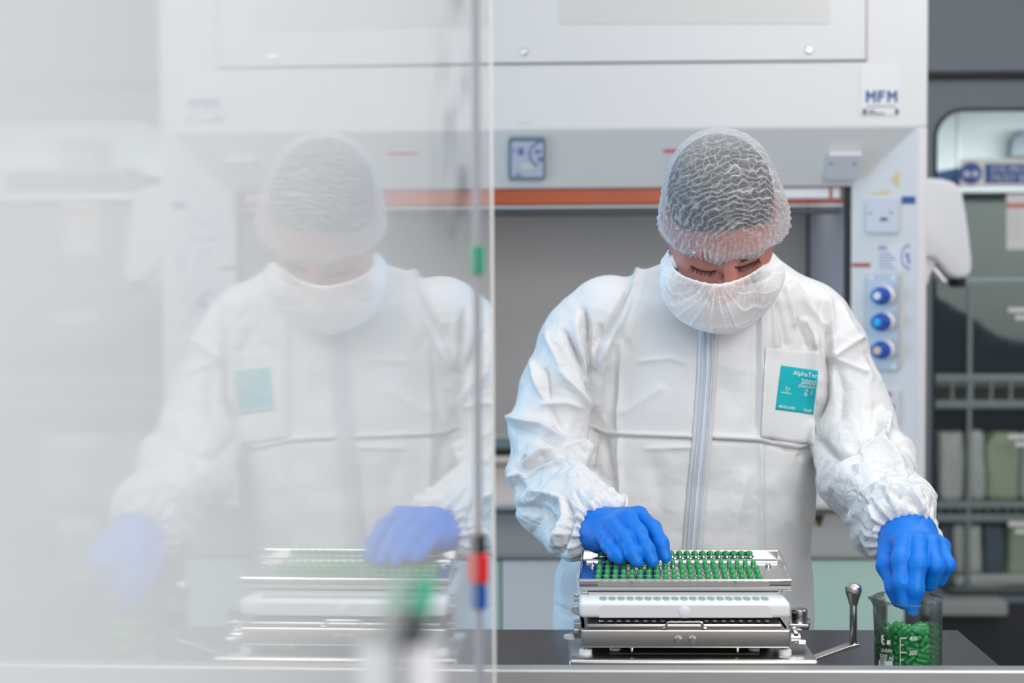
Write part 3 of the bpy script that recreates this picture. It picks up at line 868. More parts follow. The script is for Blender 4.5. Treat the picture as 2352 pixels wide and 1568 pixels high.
lo = MB().box(P(2120, 1380, YC - .1).x, P(2312, 1380, YC - .1).x, YC - .12, YC - .03, P(2200, 1412, YC - .1).z, P(2200, 1378, YC - .1).z, .008).build('grey_ledge', 'greylip', cab)

# ================================================================== bench
zb = 0.905
YB0, YB1 = 1.765, 2.235
bn = thing('steel_bench', 'dark stainless steel bench with raised lighter front edge', 'bench', (0.3, 2.0, 0))
xe = P(2200, 1456, YB1).x
MB().box(-1.2, xe, YB0 + .02, YB1, zb - .04, zb, .002).build('bench_top', 'bench', bn)
zl = P(1700, 1533, YB0).z
MB().box(-1.2, 1.9, YB0 - .012, YB0 + .014, zb - .12, zl, .0025).build('front_edge', 'rim', bn)
for x in (-1.1, .2, xe - .1):
    MB().box(x, x + .04, YB0 + .06, YB0 + .1, 0, zb - .04).build('leg', 'steel', bn)
    MB().box(x, x + .04, YB1 - .07, YB1 - .03, 0, zb - .04).build('leg', 'steel', bn)

# ================================================================== milky glass screen on the left
VSC, DSC = 1315.0, 0.080
dir_ = ray(VSC, 655); dir_.z = 0; dir_.normalize()
nrm = Vx((dir_.y, -dir_.x, 0))           # towards the camera side
org = Vx((0, 0, 0)) - nrm * DSC
def SV(s, off, z): return org + dir_ * s + nrm * off + Vx((0, 0, z))
rotS = Matrix(((nrm.x, dir_.x, 0), (nrm.y, dir_.y, 0), (0, 0, 1))).to_4x4()
def on_screen(o, parent=None):
    m = rotS.copy(); m.translation = org; o.matrix_world = m; return o
S1 = 1.418
def sbox(x0, x1, s0, s1, z0, z1, bev=0): return MB().box(x0, x1, s0, s1, z0, z1, bev)
scr = thing('glass_screen', 'tall glossy milky glass partition reflecting the worker, left half of the picture', 'screen', org + dir_ * .6)
scr.location = Vx((org.x, org.y, 0)); scr.rotation_euler = (0, 0, math.atan2(rotS[1][0], rotS[0][0]))
def sbuild(mb, name, m, smooth=False):
    o = mb.build(name, m, None, smooth); o.parent = scr; return o
sbuild(sbox(-.012, 0, -.9, S1, .06, 2.5), 'pane', 'screen')
sbuild(sbox(-.018, .0015, S1 - .001, S1 + .003, .06, 2.5, .0006), 'edge_strip', 'greydoor')
sbuild(sbox(-.03, .02, -.9, S1, 0, .06, .003), 'foot_rail', 'steel')
def spin(name, m, label, s, z0, z1, wid, th):
    o = sbox(.0, th, s - wid / 2, s + wid / 2, z0, z1, min(wid, th) * .3).build(name, m, None)
    o.location = scr.location; o.rotation_euler = scr.rotation_euler
    return tag(o, label, 'clip')
def zs(py, s=1.19): return 1.45 - (py - 655) * s / F - 0.0
SC_S = 1.19
sbuild(sbox(0, .0032, SC_S - .004, SC_S + .004, .08, 2.5), 'dark_seam', 'trim')
spin('clip', 'clipg', 'green clip on the edge of the glass screen at head height', SC_S - .004, zs(627), zs(564), .010, .0062)
spin('clip', 'clipk', 'black clip on the glass screen just above the red one', SC_S - .004, zs(1270), zs(1229), .010, .0062)
spin('clip', 'clipr', 'red clip on the glass screen between black and blue', SC_S - .004, zs(1341), zs(1272), .012, .0085)
spin('clip', 'clipb', 'blue clip on the glass screen below the red one', SC_S - .004, zs(1401), zs(1344), .010, .0066)
# pen cup with marker near the camera
def zn(py, s): return 1.45 - (py - 655) * s / F
cup = MB().lathe((.010, .645, zn(1740, .645)), (.010, .645, zn(1486, .645)), [(0, 0), (0, .008), (1, .0095), (1, .008), (.1, .007), (.1, 0)], 24).build('pen_cup', 'plastic', None, True)
cup.location = scr.location; cup.rotation_euler = scr.rotation_euler
tag(cup, 'small white pen cup stuck to the glass screen near the camera', 'cup')
mk = thing('marker_pen', 'blurred green marker with black cap standing in the white cup', 'pen', scr.location)
mk.rotation_euler = scr.rotation_euler
a = Vx((.0055, .64, zn(1500, .64))); b_ = Vx((.0065, .70, zn(1350, .70)))
mid = a.lerp(b_, .42)
o = MB().cyl(mid, b_, .0052, .0052, 18).build('barrel', 'clipg', None, True); o.parent = mk
o = MB().cyl(a, mid, .0052, .0056, 18).build('cap', 'clipk', None, True); o.parent = mk


# ================================================================== capsules
def capsule_mesh(L, r, n=14):
    prof = []
    for i in range(5): a = PI / 2 * i / 4; prof.append((-L / 2 + r * (1 - math.cos(a)), r * math.sin(a)))
    prof += [(0.0, r), (0.0004, r * 1.07)]
    for i in range(5): a = PI / 2 * (1 - i / 4); prof.append((L / 2 - r * (1 - math.cos(a)), r * 1.07 * math.sin(a)))
    V = []; Fc = []
    rings = []
    for z, q in prof:
        if q < 1e-6: rings.append([len(V)]); V.append((0, 0, z))
        else:
            rings.append(list(range(len(V), len(V) + n))); V += [(q * math.cos(2 * PI * i / n), q * math.sin(2 * PI * i / n), z) for i in range(n)]
    for a, b in zip(rings, rings[1:]):
        for i in range(n):
            f = [a[i % len(a)], a[(i + 1) % len(a)], b[(i + 1) % len(b)], b[i % len(b)]]
            g = []
            for x in f:
                if x not in g: g.append(x)
            if len(g) > 2: Fc.append(g)
    return V, Fc


cap0 = mesh_obj('capsule', *capsule_mesh(.0190, .0034), 'capsule', None, True)
_first = [True]
def put_capsule(loc, d, label, group):
    o = cap0 if _first[0] else cap0.copy()
    if not _first[0]: COL.objects.link(o)
    _first[0] = False
    o.location = loc
    o.rotation_mode = 'QUATERNION'; o.rotation_quaternion = Vx(d).to_track_quat('Z', 'X')
    return tag(o, label, 'capsule', group)


# ================================================================== capsule filling machine
YM = 1.86
def pr(px0, py0, px1, py1, Y, d, bev=0.0):
    """box whose front face covers a pixel rectangle at distance Y"""
    a, b = P(px0, py1, Y), P(px1, py0, Y)
    return (a.x, b.x, Y, Y + d, a.z, b.z, bev)
def pbox(name, px0, py0, px1, py1, Y, d, m, par, bev=0.0, smooth=False):
    return MB().box(*pr(px0, py0, px1, py1, Y, d, bev)).build(name, m, par, smooth)

mc = thing('capsule_filling_machine', 'stainless steel capsule filling machine with white plate on the bench', 'machine', (P(1574, 1500, 1.95).x, 1.95, zb))
zbase = P(1600, 1516, 1.84).z
xb0, xb1 = P(1307, 1520, 1.84).x, P(1881, 1520, 1.84).x
MB().box(xb0, xb1, 1.84, 1.995, zb, zbase, .004, 3).build('base', 'steel', mc, True)
pbox('base_shade', 1400, 1500, 1745, 1516, 1.872, .11, 'dark', mc)  # black box painted in for the shade inside the base
MB().box(P(1338, 1500, 1.87).x, P(1800, 1500, 1.87).x, 1.985, 1.99, zbase, P(1500, 1480, 1.99).z).build('rear_shade_sheet', 'dark', mc)  # black sheet added for the shade at the rear, no machine part
# frame
pbox('frame', 1335, 1447, 1815, 1487, YM, .012, 'steel', mc, .0015)
q = MB(); zt_, zb_ = P(1500, 1449, YM).z, P(1500, 1487, YM).z
xa, xc = P(1335, 1460, YM).x, P(1815, 1460, YM).x
for a, c in ((xa, xa + .006), (xc - .006, xc)):
    MB().box(a, c, YM + .012, YM + .12, zb_, zt_, .001).build('frame_side', 'steel', mc)
MB().box(xa, xc, YM + .012, YM + .12, zt_ - .003, zt_).build('frame_deck', 'steel', mc)
MB().box(xa + .01, xc - .01, YM + .09, YM + .095, zbase, zt_ - .003).build('inner_shade_sheet', 'dark', mc)  # black sheet added for the shade under the frame deck
for px in (1558, 1591):
    q = P(px, 1469, YM)
    MB().lathe(q, q + NY * .006, [(0, 0), (0, .0052), (.6, .0052), (1, .004), (1, 0)], 6).build('hex_bolt', 'steel', mc)
for px in (1345, 1803):
    a, b = P(px, 1487, YM + .012), P(px, 1487, YM + .012)
    b.z = zbase
    MB().cyl(b, a, .0042, n=16).build('support_post', 'shiny', mc, True)
    MB().lathe(b, b + Vx((0, 0, .007)), [(0, 0), (0, .0085), (.8, .0085), (1, .007), (1, 0)], 20).build('foot_disc', 'nylon', mc, True)
for px in (1413, 1732):
    a = P(px, 1486, YM + .03); b = Vx((a.x, a.y, zbase))
    MB().cyl(b, a, .0075, n=20).build('nylon_pillar', 'nylong', mc, True)
for px in (1451, 1694):
    a = P(px, 1486, YM + .004); MB().cyl(a - Vx((0, 0, .006)), a, .0012, .0032, n=12).build('guide_pin', 'shiny', mc, True)
for p0_, p1_ in ((1440, 1538), (1604, 1703)):
    pbox('grey_block', p0_, 1487, p1_, 1502, YM + .045, .03, mat('block_grey', (0.16, 0.17, 0.20), .5), mc, .002)
# lower tray under the white plate
pbox('lower_tray', 1347, 1433, 1797, 1444, 1.862, .16, 'steel', mc, .0022, True)
pbox('lower_tray_shade', 1352, 1424, 1790, 1434, 1.872, .15, 'dark', mc)  # near-black colour gives the shade in the gap below the white plate
q = MB()
for i in range(20):
    q.cyl(P(1382 + i * 20, 1423, 1.868), P(1382 + i * 20, 1423, 1.868) - Vx((0, 0, .002)), .0036, n=10)
q.build('deck_holes', 'steel', mc)
hp = [P(px, py, 1.858) for px, py in ((1522, 1442), (1530, 1441), (1532, 1430), (1536, 1428), (1609, 1428), (1613, 1430), (1616, 1441), (1622, 1442))]
MB().tube(hp, .0014, 8).build('tray_handle', 'shiny', mc, True)
# white nylon plate
wp = MB().box(P(1331, 1400, 1.85).x, P(1816, 1400, 1.85).x, 1.85, 2.06, P(1500, 1419, 1.85).z, P(1500, 1383, 1.85).z, .005, 4)
wpo = wp.build('white_plate', 'nylon', mc, True)
YW = 1.8495
PW = Vx((0, YW, 0))
rec = [(1376, 1419.5), (1376, 1396), (1382, 1390), (1560, 1389), (1570, 1388), (1580, 1389), (1762, 1390), (1770, 1396), (1774, 1419.5), (1588, 1419.5), (1580, 1412), (1570, 1416), (1560, 1412), (1552, 1419.5)]
MB().poly_prism([RP(px, py, PW, NY) for px, py in ((1376, 1418), (1376, 1396), (1383, 1390), (1762, 1390), (1770, 1396), (1774, 1418))], (0, .0015, 0)).build('grip_recess', mat('recess_shade_white', (0.72, 0.72, 0.73), .4), wpo)  # flat face in a greyer white, the recess shade put into its colour
MB().poly_prism([RP(px, py, PW + NY * .001, NY) for px, py in ((1558, 1400), (1566, 1392), (1578, 1392), (1586, 1400), (1580, 1419), (1564, 1419))], (0, .002, 0), .0006).build('grip_boss', 'nylon', wpo, True)
zt2 = P(1500, 1383, 1.85).z
for i in range(19):
    a = P(1385 + i * 20.6, 1372, 1.875); a.z = zt2
    MB().poly_prism([(a.x + .0052 * math.cos(k * PI / 10), 1.872 + .011 * math.sin(k * PI / 10), zt2) for k in range(20)], (0, 0, .0006)).build('green_socket', 'nylons', wpo, True)
MB().box(P(1352, 1370, 1.9).x, P(1784, 1370, 1.9).x, 1.892, 2.05, zt2, zt2 + .004).build('clear_tray', 'nylong', mc)
# spacer frame between white plate and top tray
pbox('spacer_frame', 1338, 1359, 1797, 1363, 1.9, .16, 'steel', mc)
for px in (1346, 1790):
    a = P(px, 1362, 1.905); MB().cyl(Vx((a.x, a.y, zt2)), a + Vx((0, 0, .006)), .004, n=14).build('spacer_pin', 'shiny', mc, True)
MB().box(P(1345, 1360, 1.93).x, P(1790, 1360, 1.93).x, 1.93, 1.934, zt2, P(1500, 1354, 1.93).z).build('shadow_gap', 'dark', mc)  # dark sheet painted in for the shade between plate and tray
# right hand hinge, knob, arms
q = P(1836, 1430, 1.93)
a = P(1836, 1398, 1.93)
MB().lathe(q, a, [(0, 0), (0, .0105), (.44, .0105), (.45, .0100), (.47, .0108), (.96, .0108), (1, .0098), (1, 0)], 32).build('round_knob', 'shiny', mc, True)
MB().poly_prism([P(px, py, yy) for px, py, yy in ((1812, 1432, 1.905), (1858, 1434, 1.905), (1862, 1420, 1.96), (1812, 1414, 1.96))], (0, 0, -.008), .001).build('hinge_arm', 'shiny', mc, True)
pbox('hinge_block', 1824, 1452, 1834, 1476, 1.885, .02, 'shiny', mc, .001)
q = P(1816, 1464, 1.89); MB().cyl(q, q + Vx((.012, 0, 0)), .006, n=18).build('hinge_bolt', 'shiny', mc, True)
q = P(1834, 1474, 1.885); MB().cyl(q, q + Vx((.009, 0, 0)), .0032, n=12).build('locking_screw', 'shiny', mc, True)
pbox('hinge_post', 1817, 1478, 1843, 1516, 1.93, .02, mat('post_brown', (0.18, 0.12, 0.08), .3, metal=.6), mc)
MB().poly_prism([P(px, py, 1.855) for px, py in ((1790, 1508), (1812, 1508), (1822, 1534), (1800, 1534))], (0, .004, 0), .0008).build('lever_link', 'nylong', mc)
# left hand clips
q = MB()
for y in (1366, 1377):
    q.tube([P(1331, y, 1.9), P(1321, y, 1.9), P(1319, y + 2.5, 1.9), P(1331, y + 5, 1.9)], .0009, 6)
q.build('spring_clip', 'shiny', mc)
MB().poly_prism([P(px, py, 1.885) for px, py in ((1313, 1393), (1330, 1391), (1331, 1412), (1327, 1414), (1313, 1405))], (0, .01, 0), .001).build('latch', 'steel', mc)
q = P(1317, 1456, 1.885); MB().cyl(q, q + Vx((.012, 0, 0)), .0072, n=6).build('side_nut', 'shiny', mc)
pbox('side_bracket', 1319, 1430, 1336, 1447, 1.885, .02, 'steel', mc, .001)
q = P(1309, 1465, 1.885); MB().lathe(q, q + Vx((0, 0, .004)), [(0, 0), (0, .0085), (1, .0085), (1, 0)], 20).build('side_washer', 'nylong', mc, True)
# lever on the right
YL = 1.92
lv = MB().poly_prism([P(px, py, YL) for px, py in ((1866, 1524), (1868, 1513), (1948, 1484), (1972, 1478), (1976, 1480), (1974, 1486))], (0, .018, 0), .0008).build('lever_arm', 'steel', mc)
a, b = P(1960, 1481, YL + .008), P(1960, 1384, YL + .008)
MB().cyl(a, b, .0051, n=20).build('lever_rod', 'shiny', lv, True)
b2 = P(1960, 1338, YL + .008)
MB().lathe(P(1960, 1388, YL + .008), b2, [(0, 0), (0, .0058), (.25, .0075), (.5, .0103), (.7, .0116), (.85, .0104), (.95, .0066), (1, 0)], 28).build('lever_knob', 'steel', lv, True)

# ================================================================== the loading tray with capsules
YT0, YT1 = 1.895, 2.105
tr = thing('capsule_tray', 'polished steel tray holding rows of upright green capsules on the machine', 'tray', P(1574, 1352, 1.9))
f0, f1 = P(1330, 1332, YT0), P(1817, 1332, YT0)
k0, k1 = P(1339, 1265, YT1), P(1788, 1265, YT1)
zr = (f0.z + f1.z) / 2; zrb = (k0.z + k1.z) / 2
zf = zr - .0062            # tray floor
zbt = P(1500, 1353, YT0).z
th = .0016
fl = [Vx((f0.x, YT0, zbt)), Vx((f1.x, YT0, zbt)), Vx((k1.x, YT1, zbt)), Vx((k0.x, YT1, zbt))]
MB().poly_prism([Vx((p.x, p.y, zf)) for p in fl], (0, 0, -.001)).build('tray_floor', 'shiny', tr)
def wall(a, b, z0, z1, th, name, flare=.0):
    d = (b - a).normalized(); n = Vx((-d.y, d.x, 0))
    A, B = Vx((a.x, a.y, z0)), Vx((b.x, b.y, z0)); C, D = Vx((b.x, b.y, z1)), Vx((a.x, a.y, z1))
    return MB().poly_prism([A, B, C, D], n * th, .0004).build(name, 'shiny', tr)
wall(fl[0], fl[1], zbt, zr, th, 'tray_wall'); wall(fl[1], fl[2], zbt, zr, th, 'tray_wall')
wall(fl[2], fl[3], zbt, zr, th, 'tray_wall'); wall(fl[3], fl[0], zbt, zr, th, 'tray_wall')
# rolled rims
q = MB(); cs = [Vx((p.x, p.y, zr)) for p in fl]; q.tube(cs + [cs[0]], .0016, 8); q.build('rolled_rim', 'shiny', tr, True)
cs = [Vx((p.x, p.y, zbt + .001)) for p in fl]; q = MB(); q.tube([cs[0] + NY * .001, cs[1] + NY * .001], .0026, 10); q.build('lower_bead', 'shiny', tr, True)
PTf = Vx((0, YT0 - .0006, 0))
MB().poly_prism(rounded(1373, 1336, 1768, 1345, 3, PTf, NY), (0, .001, 0)).build('front_recess', 'steel', tr)
for px in (1451, 1689):
    q = RP(px, 1339, PTf + NY * .0004, NY); MB().lathe(q, q + NY * .0003, [(0, 0), (0, .0025), (1, .0025), (1, 0)], 16).build('rivet_mark', 'shiny', tr)
def tx(u, Y):     # position across the tray, 0..1, at distance Y
    t = (Y - YT0) / (YT1 - YT0)
    return (f0.x + (k0.x - f0.x) * t) * (1 - u) + (f1.x + (k1.x - f1.x) * t) * u
# ridge across, screws
yr_ = P(1500, 1286, 1).y
def Yat(py, z):   # distance where the horizontal plane z is seen at pixel row py
    d = ray(1574, py); return d.y * (z - CAM.z) / d.z
Yr = Yat(1286, zf + .003)
MB().poly_prism([(tx(.02, Yr), Yr - .006, zf), (tx(.02, Yr), Yr, zf + .005), (tx(.02, Yr), Yr + .006, zf)], (tx(.98, Yr) - tx(.02, Yr), 0, 0), .0008, 3).build('cross_ridge', 'shiny', tr, True)
for u, py in ((.055, 1299), (.925, 1301)):
    Y = Yat(py, zf); q = Vx((tx(u, Y), Y, zf)); MB().lathe(q, q + Vx((0, 0, .005)), [(0, 0), (0, .0045), (.5, .004), (1, .0018), (1, 0)], 16).build('tray_screw', 'shiny', tr, True)
rows = [(1325, .005), (1308, .005), (1297, .004), (1288, .003), (1277, .003), (1268, .003)]
rows = [(1332.5, 1361, 1753), (1321, 1363, 1749), (1310, 1365, 1745), (1298.5, 1367, 1738), (1277, 1392 - 22, 1731), (1268, 1372, 1727)]
hp_ = .0085                # how far a capsule stands above the floor
plate_holes = MB()
for ri, (py, pa, pb) in enumerate(rows):
    Y = Yat(py, zf)
    Y = min(max(Y, YT0 + .008), YT1 - .008)
    x0, x1 = P(pa + 12, 1300, Y).x, P(pb - 8, 1300, Y).x
    for ci in range(20):
        x = x0 + (x1 - x0) * ci / 19
        plate_holes.lathe((x, Y, zf), (x, Y, zf + .0012), [(0, .0042), (0, .0056), (1, .0054), (1, .0042), (0, .0042)], 14)
        if ri == 2 and ci == 9: continue
        rn = ['front', 'second', 'third', 'fourth', 'fifth', 'back'][ri]
        put_capsule((x, Y, zf + hp_ - .0095), (random.uniform(-.03, .03), random.uniform(-.03, .03), 1),
                    'green capsule upright in the %s row of the steel tray' % rn, 'capsules in the %s row of the tray' % rn)
plate_holes.build('hole_collars', 'shiny', tr, True)
x0, x1 = P(1372, 1356, 1.905).x, P(1760, 1356, 1.905).x
for ci in range(20):
    put_capsule((x0 + (x1 - x0) * ci / 19, 1.912, P(1500, 1357, 1.912).z), (0, 0, 1) if False else (0, 1, .15), 'green capsule showing in the gap under the steel tray', 'capsules in the gap below the tray')

# ================================================================== beaker
bx = P(2086, 1384, 1.90); BX, BY = bx.x, 1.90; RB = P(2163.5, 1384, 1.90).x - BX
zrim = zb + .125
HB = .125
bk = thing('beaker', 'glass beaker with white 500 ml scale, part filled with green capsules', 'beaker', (BX, BY, zb))
prof = [(0, 0), (0, RB - .004), (.03, RB - .0008), (.06, RB - .0008), (.9, RB - .0008), (.965, RB - .0002), (.985, RB + .0014), (1, RB + .0010), (1.003, RB - .0006), (.99, RB - .0018), (.96, RB - .0026), (.06, RB - .0026), (.035, RB - .006), (.025, 0)]
lm = MB().lathe((BX, BY, zb), (BX, BY, zrim), prof, 72)
for v in lm.bm.verts:          # the spout
    dx, dy = v.co.x - BX, v.co.y - BY
    an = math.atan2(dy, -dx)
    h = (v.co.z - zb) / HB
    if h > .86 and math.hypot(dx, dy) > .02:
        g = math.exp(-(an / .16) ** 2) * ((h - .86) / .14) ** 1.5
        v.co.x -= g * .0085; v.co.z += g * .001
lm.build('glass_body', 'glass', bk, True)
def wrap(px, py):             # a pixel laid on the beaker's outer wall
    d = ray(px, py); ox, oy = CAM.x - BX, CAM.y - BY; r = RB - .0005
    A = d.x ** 2 + d.y ** 2; B = 2 * (ox * d.x + oy * d.y); C_ = ox * ox + oy * oy - r * r
    t = (-B - math.sqrt(max(B * B - 4 * A * C_, 0))) / (2 * A)
    return CAM + d * t
def print_on(name, s, px0, py0, px1, py1, tilt=0):
    v, f = text_geo(s); mn, mx = v.min(0), v.max(0); q = (v - mn) / (mx - mn)
    return mesh_obj(name, [wrap(px0 + (px1 - px0) * x, py1 + (py0 - py1) * y + tilt * x) for x, y in q], f, 'badgew', bk)
print_on('scale_number', '400', 2089, 1461, 2107, 1471)
print_on('scale_number', '300', 2089, 1494, 2106, 1504)
print_on('scale_number', '200', 2089, 1528, 2106, 1537)
print_on('volume_print', '500 ml', 2021, 1501, 2052, 1515, 3)
print_on('maker_print', 'DURAN', 2024, 1489, 2049, 1497, 2)
def wquad(lst, name):
    V = []; Fc = []
    for (a, b, c, d) in lst:
        i = len(V); V += [wrap(a, b), wrap(c, b), wrap(c, d), wrap(a, d)]; Fc.append((i, i + 1, i + 2, i + 3))
    return mesh_obj(name, V, Fc, 'badgew', bk)
wquad([(2067, 1465, 2068.5, 1540), (2067, 1464, 2082, 1466), (2067, 1497, 2082, 1499), (2067, 1531, 2082, 1533), (2067, 1480, 2076, 1481.5), (2067, 1514, 2076, 1515.5)], 'scale_line')
wquad([(2018, 1516 + i * 5, 2034, 1521 + i * 5) for i in range(4)] + [(2034, 1518 + i * 5, 2050, 1523 + i * 5) for i in range(4)], 'white_field')
wquad([(2024, 1458, 2030, 1462), (2024, 1462, 2028, 1476), (2026, 1476, 2032, 1480), (2028, 1466, 2031, 1470), (2037, 1470, 2045, 1480)], 'maker_emblem')
CAPS = "-3,-386,776,92,-1,39;36,-384,430,-96,-10,25;-42,-383,637,-97,10,23;43,-383,875,-92,-10,37;57,-382,355,-95,-15,28;84,-377,487,95,21,-24;108,-373,750,51,13,85;104,-371,550,-93,-27,24;-111,-369,586,93,-29,-23;-126,-364,368,94,-33,-2;131,-364,653,83,28,49;-62,-362,495,77,20,61;-144,-359,851,77,-31,56;-36,-354,697,79,-61,5;-159,-353,687,75,-34,56;-7,-343,835,-66,-75,6;53,-340,291,54,84,-5;-26,-336,292,54,84,-2;-138,-336,771,-76,33,-56;-121,-333,521,-79,-31,-52;202,-329,404,-83,-52,-19;-14,-327,384,-78,-25,57;-95,-326,316,69,56,46;138,-323,598,-96,24,-15;-39,-322,611,-95,9,29;70,-317,780,81,20,56;141,-315,732,93,-13,35;-25,-306,465,-95,23,21;196,-303,343,-99,-12,7;5,-302,687,-62,58,53;99,-299,454,25,20,95;178,-299,855,-30,-95,11;-85,-293,758,-84,41,-36;-106,-292,415,75,60,-27;-57,-290,858,-79,3,-61;165,-288,444,-42,54,-73;-184,-285,487,-79,-49,36;-264,-282,410,66,-62,43;198,-279,684,65,-52,-55;-269,-279,834,46,-46,76;-271,-276,319,-58,57,-58;65,-274,884,-70,71,7;-227,-272,619,-7,80,59;39,-267,534,-30,95,12;-208,-259,705,67,73,12;-166,-257,599,-1,63,78;-98,-257,666,-91,-40,9;-147,-254,860,82,35,45;-225,-253,770,-18,-97,14;240,-252,782,-3,-94,34;229,-249,507,26,-93,25;-230,-245,528,92,37,-14;-104,-241,348,57,81,-10;40,-241,336,-91,32,-26;306,-240,797,30,36,-88;225,-239,573,31,-93,21;107,-239,662,-41,91,6;164,-238,532,-27,92,-28;252,-236,371,99,2,10;-231,-235,890,71,-59,39;-147,-232,403,86,50,14;-240,-232,463,-91,-40,12;71,-232,593,-37,-61,70;260,-231,704,-5,96,-26;105,-227,293,-92,33,-22;271,-226,438,-96,-27,-7;-105,-220,814,87,21,44;-165,-213,339,55,77,33;287,-210,516,-12,77,-63;248,-210,629,52,-85,5;-325,-209,669,-54,83,14;148,-208,607,-42,91,-6;-243,-208,584,-88,-45,18;163,-208,786,-16,99,3;153,-202,437,-66,-43,62;87,-202,872,62,-74,-27;-20,-201,754,-93,-38,0;297,-197,315,3,98,21;-314,-197,745,68,-63,-37;-298,-186,324,-69,-9,72;-212,-181,375,60,70,39;291,-181,831,99,12,-4;-278,-180,440,89,45,10;345,-174,693,43,82,38;-212,-167,510,-92,-37,11;293,-167,601,-52,85,-4;-179,-167,833,9,-50,86;-349,-166,486,34,-75,57;-291,-160,574,-86,-49,15;-351,-159,854,38,-84,-38;357,-156,566,14,28,95;-195,-152,702,-94,-33,7;-203,-148,307,-50,68,54;-247,-144,639,97,-22,-6;-250,-139,817,38,88,30;18,-139,806,-12,-81,57;184,-135,854,97,23,-3;316,-129,392,52,-82,-24;-24,-128,867,-11,-87,48;208,-125,689,-27,-64,72;235,-121,305,10,96,-27;-325,-121,373,-90,41,-14;-149,-121,897,-56,80,-22;370,-118,341,19,55,82;299,-114,526,-92,-35,17;-327,-112,727,87,-28,41;291,-111,897,-7,100,-2;244,-107,745,-41,-55,72;-92,-105,856,35,83,44;-372,-103,290,-28,96,-6;307,-101,770,-10,-99,-6;256,-94,469,-52,-74,-43;342,-89,666,75,66,8;345,-87,447,-29,96,-5;103,-85,788,26,90,34;-373,-84,585,-13,86,-50;226,-82,362,27,-92,27;-296,-82,845,-35,-71,-62;-321,-71,322,-53,78,33;380,-71,761,-16,-86,49;-316,-66,520,14,-99,-4;-343,-65,417,76,-57,30;-326,-65,776,-92,-38,13;46,-56,826,-39,81,-44;162,-54,878,-98,18,-9;-383,-52,491,10,-86,49;322,-52,841,2,100,8;357,-49,569,-56,-71,43;342,-45,316,-80,-47,37;-186,-45,788,51,-66,56;-288,-35,581,26,96,-13;-244,-35,690,42,91,1;187,-32,814,25,96,11;-57,-25,824,67,64,39;254,-24,840,-9,-76,-64;385,-23,867,-6,-100,-1;340,-21,628,85,46,-27;-327,-19,825,94,33,-8;331,-14,378,98,-10,18;-261,-14,396,21,88,42;-308,-14,443,60,-63,49;298,-10,573,45,87,21;-386,-9,676,1,-88,-48;-350,3,759,65,67,36;386,5,454,2,-82,57;-292,8,716,49,86,17;-331,11,288,-98,17,-6;-340,12,628,81,-51,29;351,15,685,-59,-70,41;-98,15,863,59,79,12;-177,21,863,63,76,17;129,33,860,-86,-39,-32;-365,36,877,24,-92,31;292,43,515,-65,74,14;261,48,737,-92,-24,31;-115,49,806,31,89,32;350,49,789,-49,85,-20;-328,51,479,-95,28,-15;332,52,360,96,-25,-11;-336,59,547,89,45,7;261,60,820,50,-70,-52;-253,79,790,70,-66,27"
for i, s in enumerate(CAPS.split(';')):
    x, y, z, a, b, c_ = [int(v) for v in s.split(',')]
    put_capsule((BX + x / 1e4, BY + y / 1e4, zb + z / 1e4 + .001), (a, b, c_ or 1), 'green capsule lying in the heap inside the glass beaker', 'capsules heaped in the beaker')


# ================================================================== the worker
T0 = P(1620, 900, 2.40)
person = thing('person', 'person in white coverall, hair net and beard net leaning over the capsule tray', 'person', (T0.x, 2.41, 0))
def PA3(px, py, Y): return np.array(P(px, py, Y)[:], dtype=np.float32)
# ---- head frame
HC = P(1655, 468, 2.215)
fi = math.radians(50); 
f_ = Vx((0, -math.cos(fi), -math.sin(fi))); u_ = Vx((0, -math.sin(fi), math.cos(fi))); x_ = Vx((1, 0, 0))
HR = Matrix((x_, f_, u_)).transposed()               # columns: right, face, up
HR = Matrix.Rotation(math.radians(2.5), 3, 'Z') @ Matrix.Rotation(math.radians(-6), 3, 'Y') @ HR
HA = np.array(HR.transposed())                       # rows = axes
def HL(x, f, u): return np.array((HC + HR @ Vx((x, f, u)))[:], dtype=np.float32)
def EL(p, c, R): return ell(p, HL(*c), R, HA)
neck0 = PA3(1655, 700, 2.41)

def head_sdf(p):
    d = EL(p, (0, -.004, .012), (.0755, .094, .084))
    d = smin(d, EL(p, (0, .045, -.045), (.064, .046, .072)), .03)
    d = smin(d, EL(p, (0, .052, -.105), (.044, .034, .035)), .03)       # jaw, chin
    d = smin(d, EL(p, (0, .072, -.125), (.021, .020, .017)), .015)
    for s in (-1, 1):
        d = smin(d, EL(p, (s * .058, .018, -.055), (.022, .048, .050)), .02)
        d = smin(d, EL(p, (s * .043, .058, -.062), (.024, .024, .022)), .02)   # cheeks
        d = smin(d, EL(p, (s * .033, .0815, -.012), (.024, .012, .009)), .014)  # brow
        d = -smin(-d, EL(p, (s * .034, .100, -.034), (.019, .014, .012)), .008) # eye hollow
        d = smin(d, EL(p, (s * .033, .0735, -.036), (.0155, .014, .0125)), .003) # lidded eye
        ear = EL(p, (s * .084, -.010, -.040), (.012, .021, .033))
        ear = -smin(-ear, EL(p, (s * .090, -.006, -.038), (.008, .013, .021)), .004)
        d = smin(d, ear, .006)
    d = smin(d, cone(p, HL(0, .090, -.028), HL(0, .112, -.068), .0085, .0125), .012)  # nose
    for s in (-1, 1): d = smin(d, EL(p, (s * .013, .098, -.072), (.008, .010, .008)), .006)
    d = smin(d, EL(p, (0, .092, -.094), (.023, .011, .006)), .006)
    d = smin(d, EL(p, (0, .090, -.104), (.020, .011, .0065)), .006)
    d = -smin(-d, EL(p, (0, .105, -.099), (.024, .006, .0018)), .003)
    d = smin(d, cone(p, HL(0, -.03, -.06), neck0, .062, .074), .035)
    d = smin(d, cone(p, neck0, neck0 + np.array((0, .02, -.16), dtype=np.float32), .074, .10), .05)
    return d
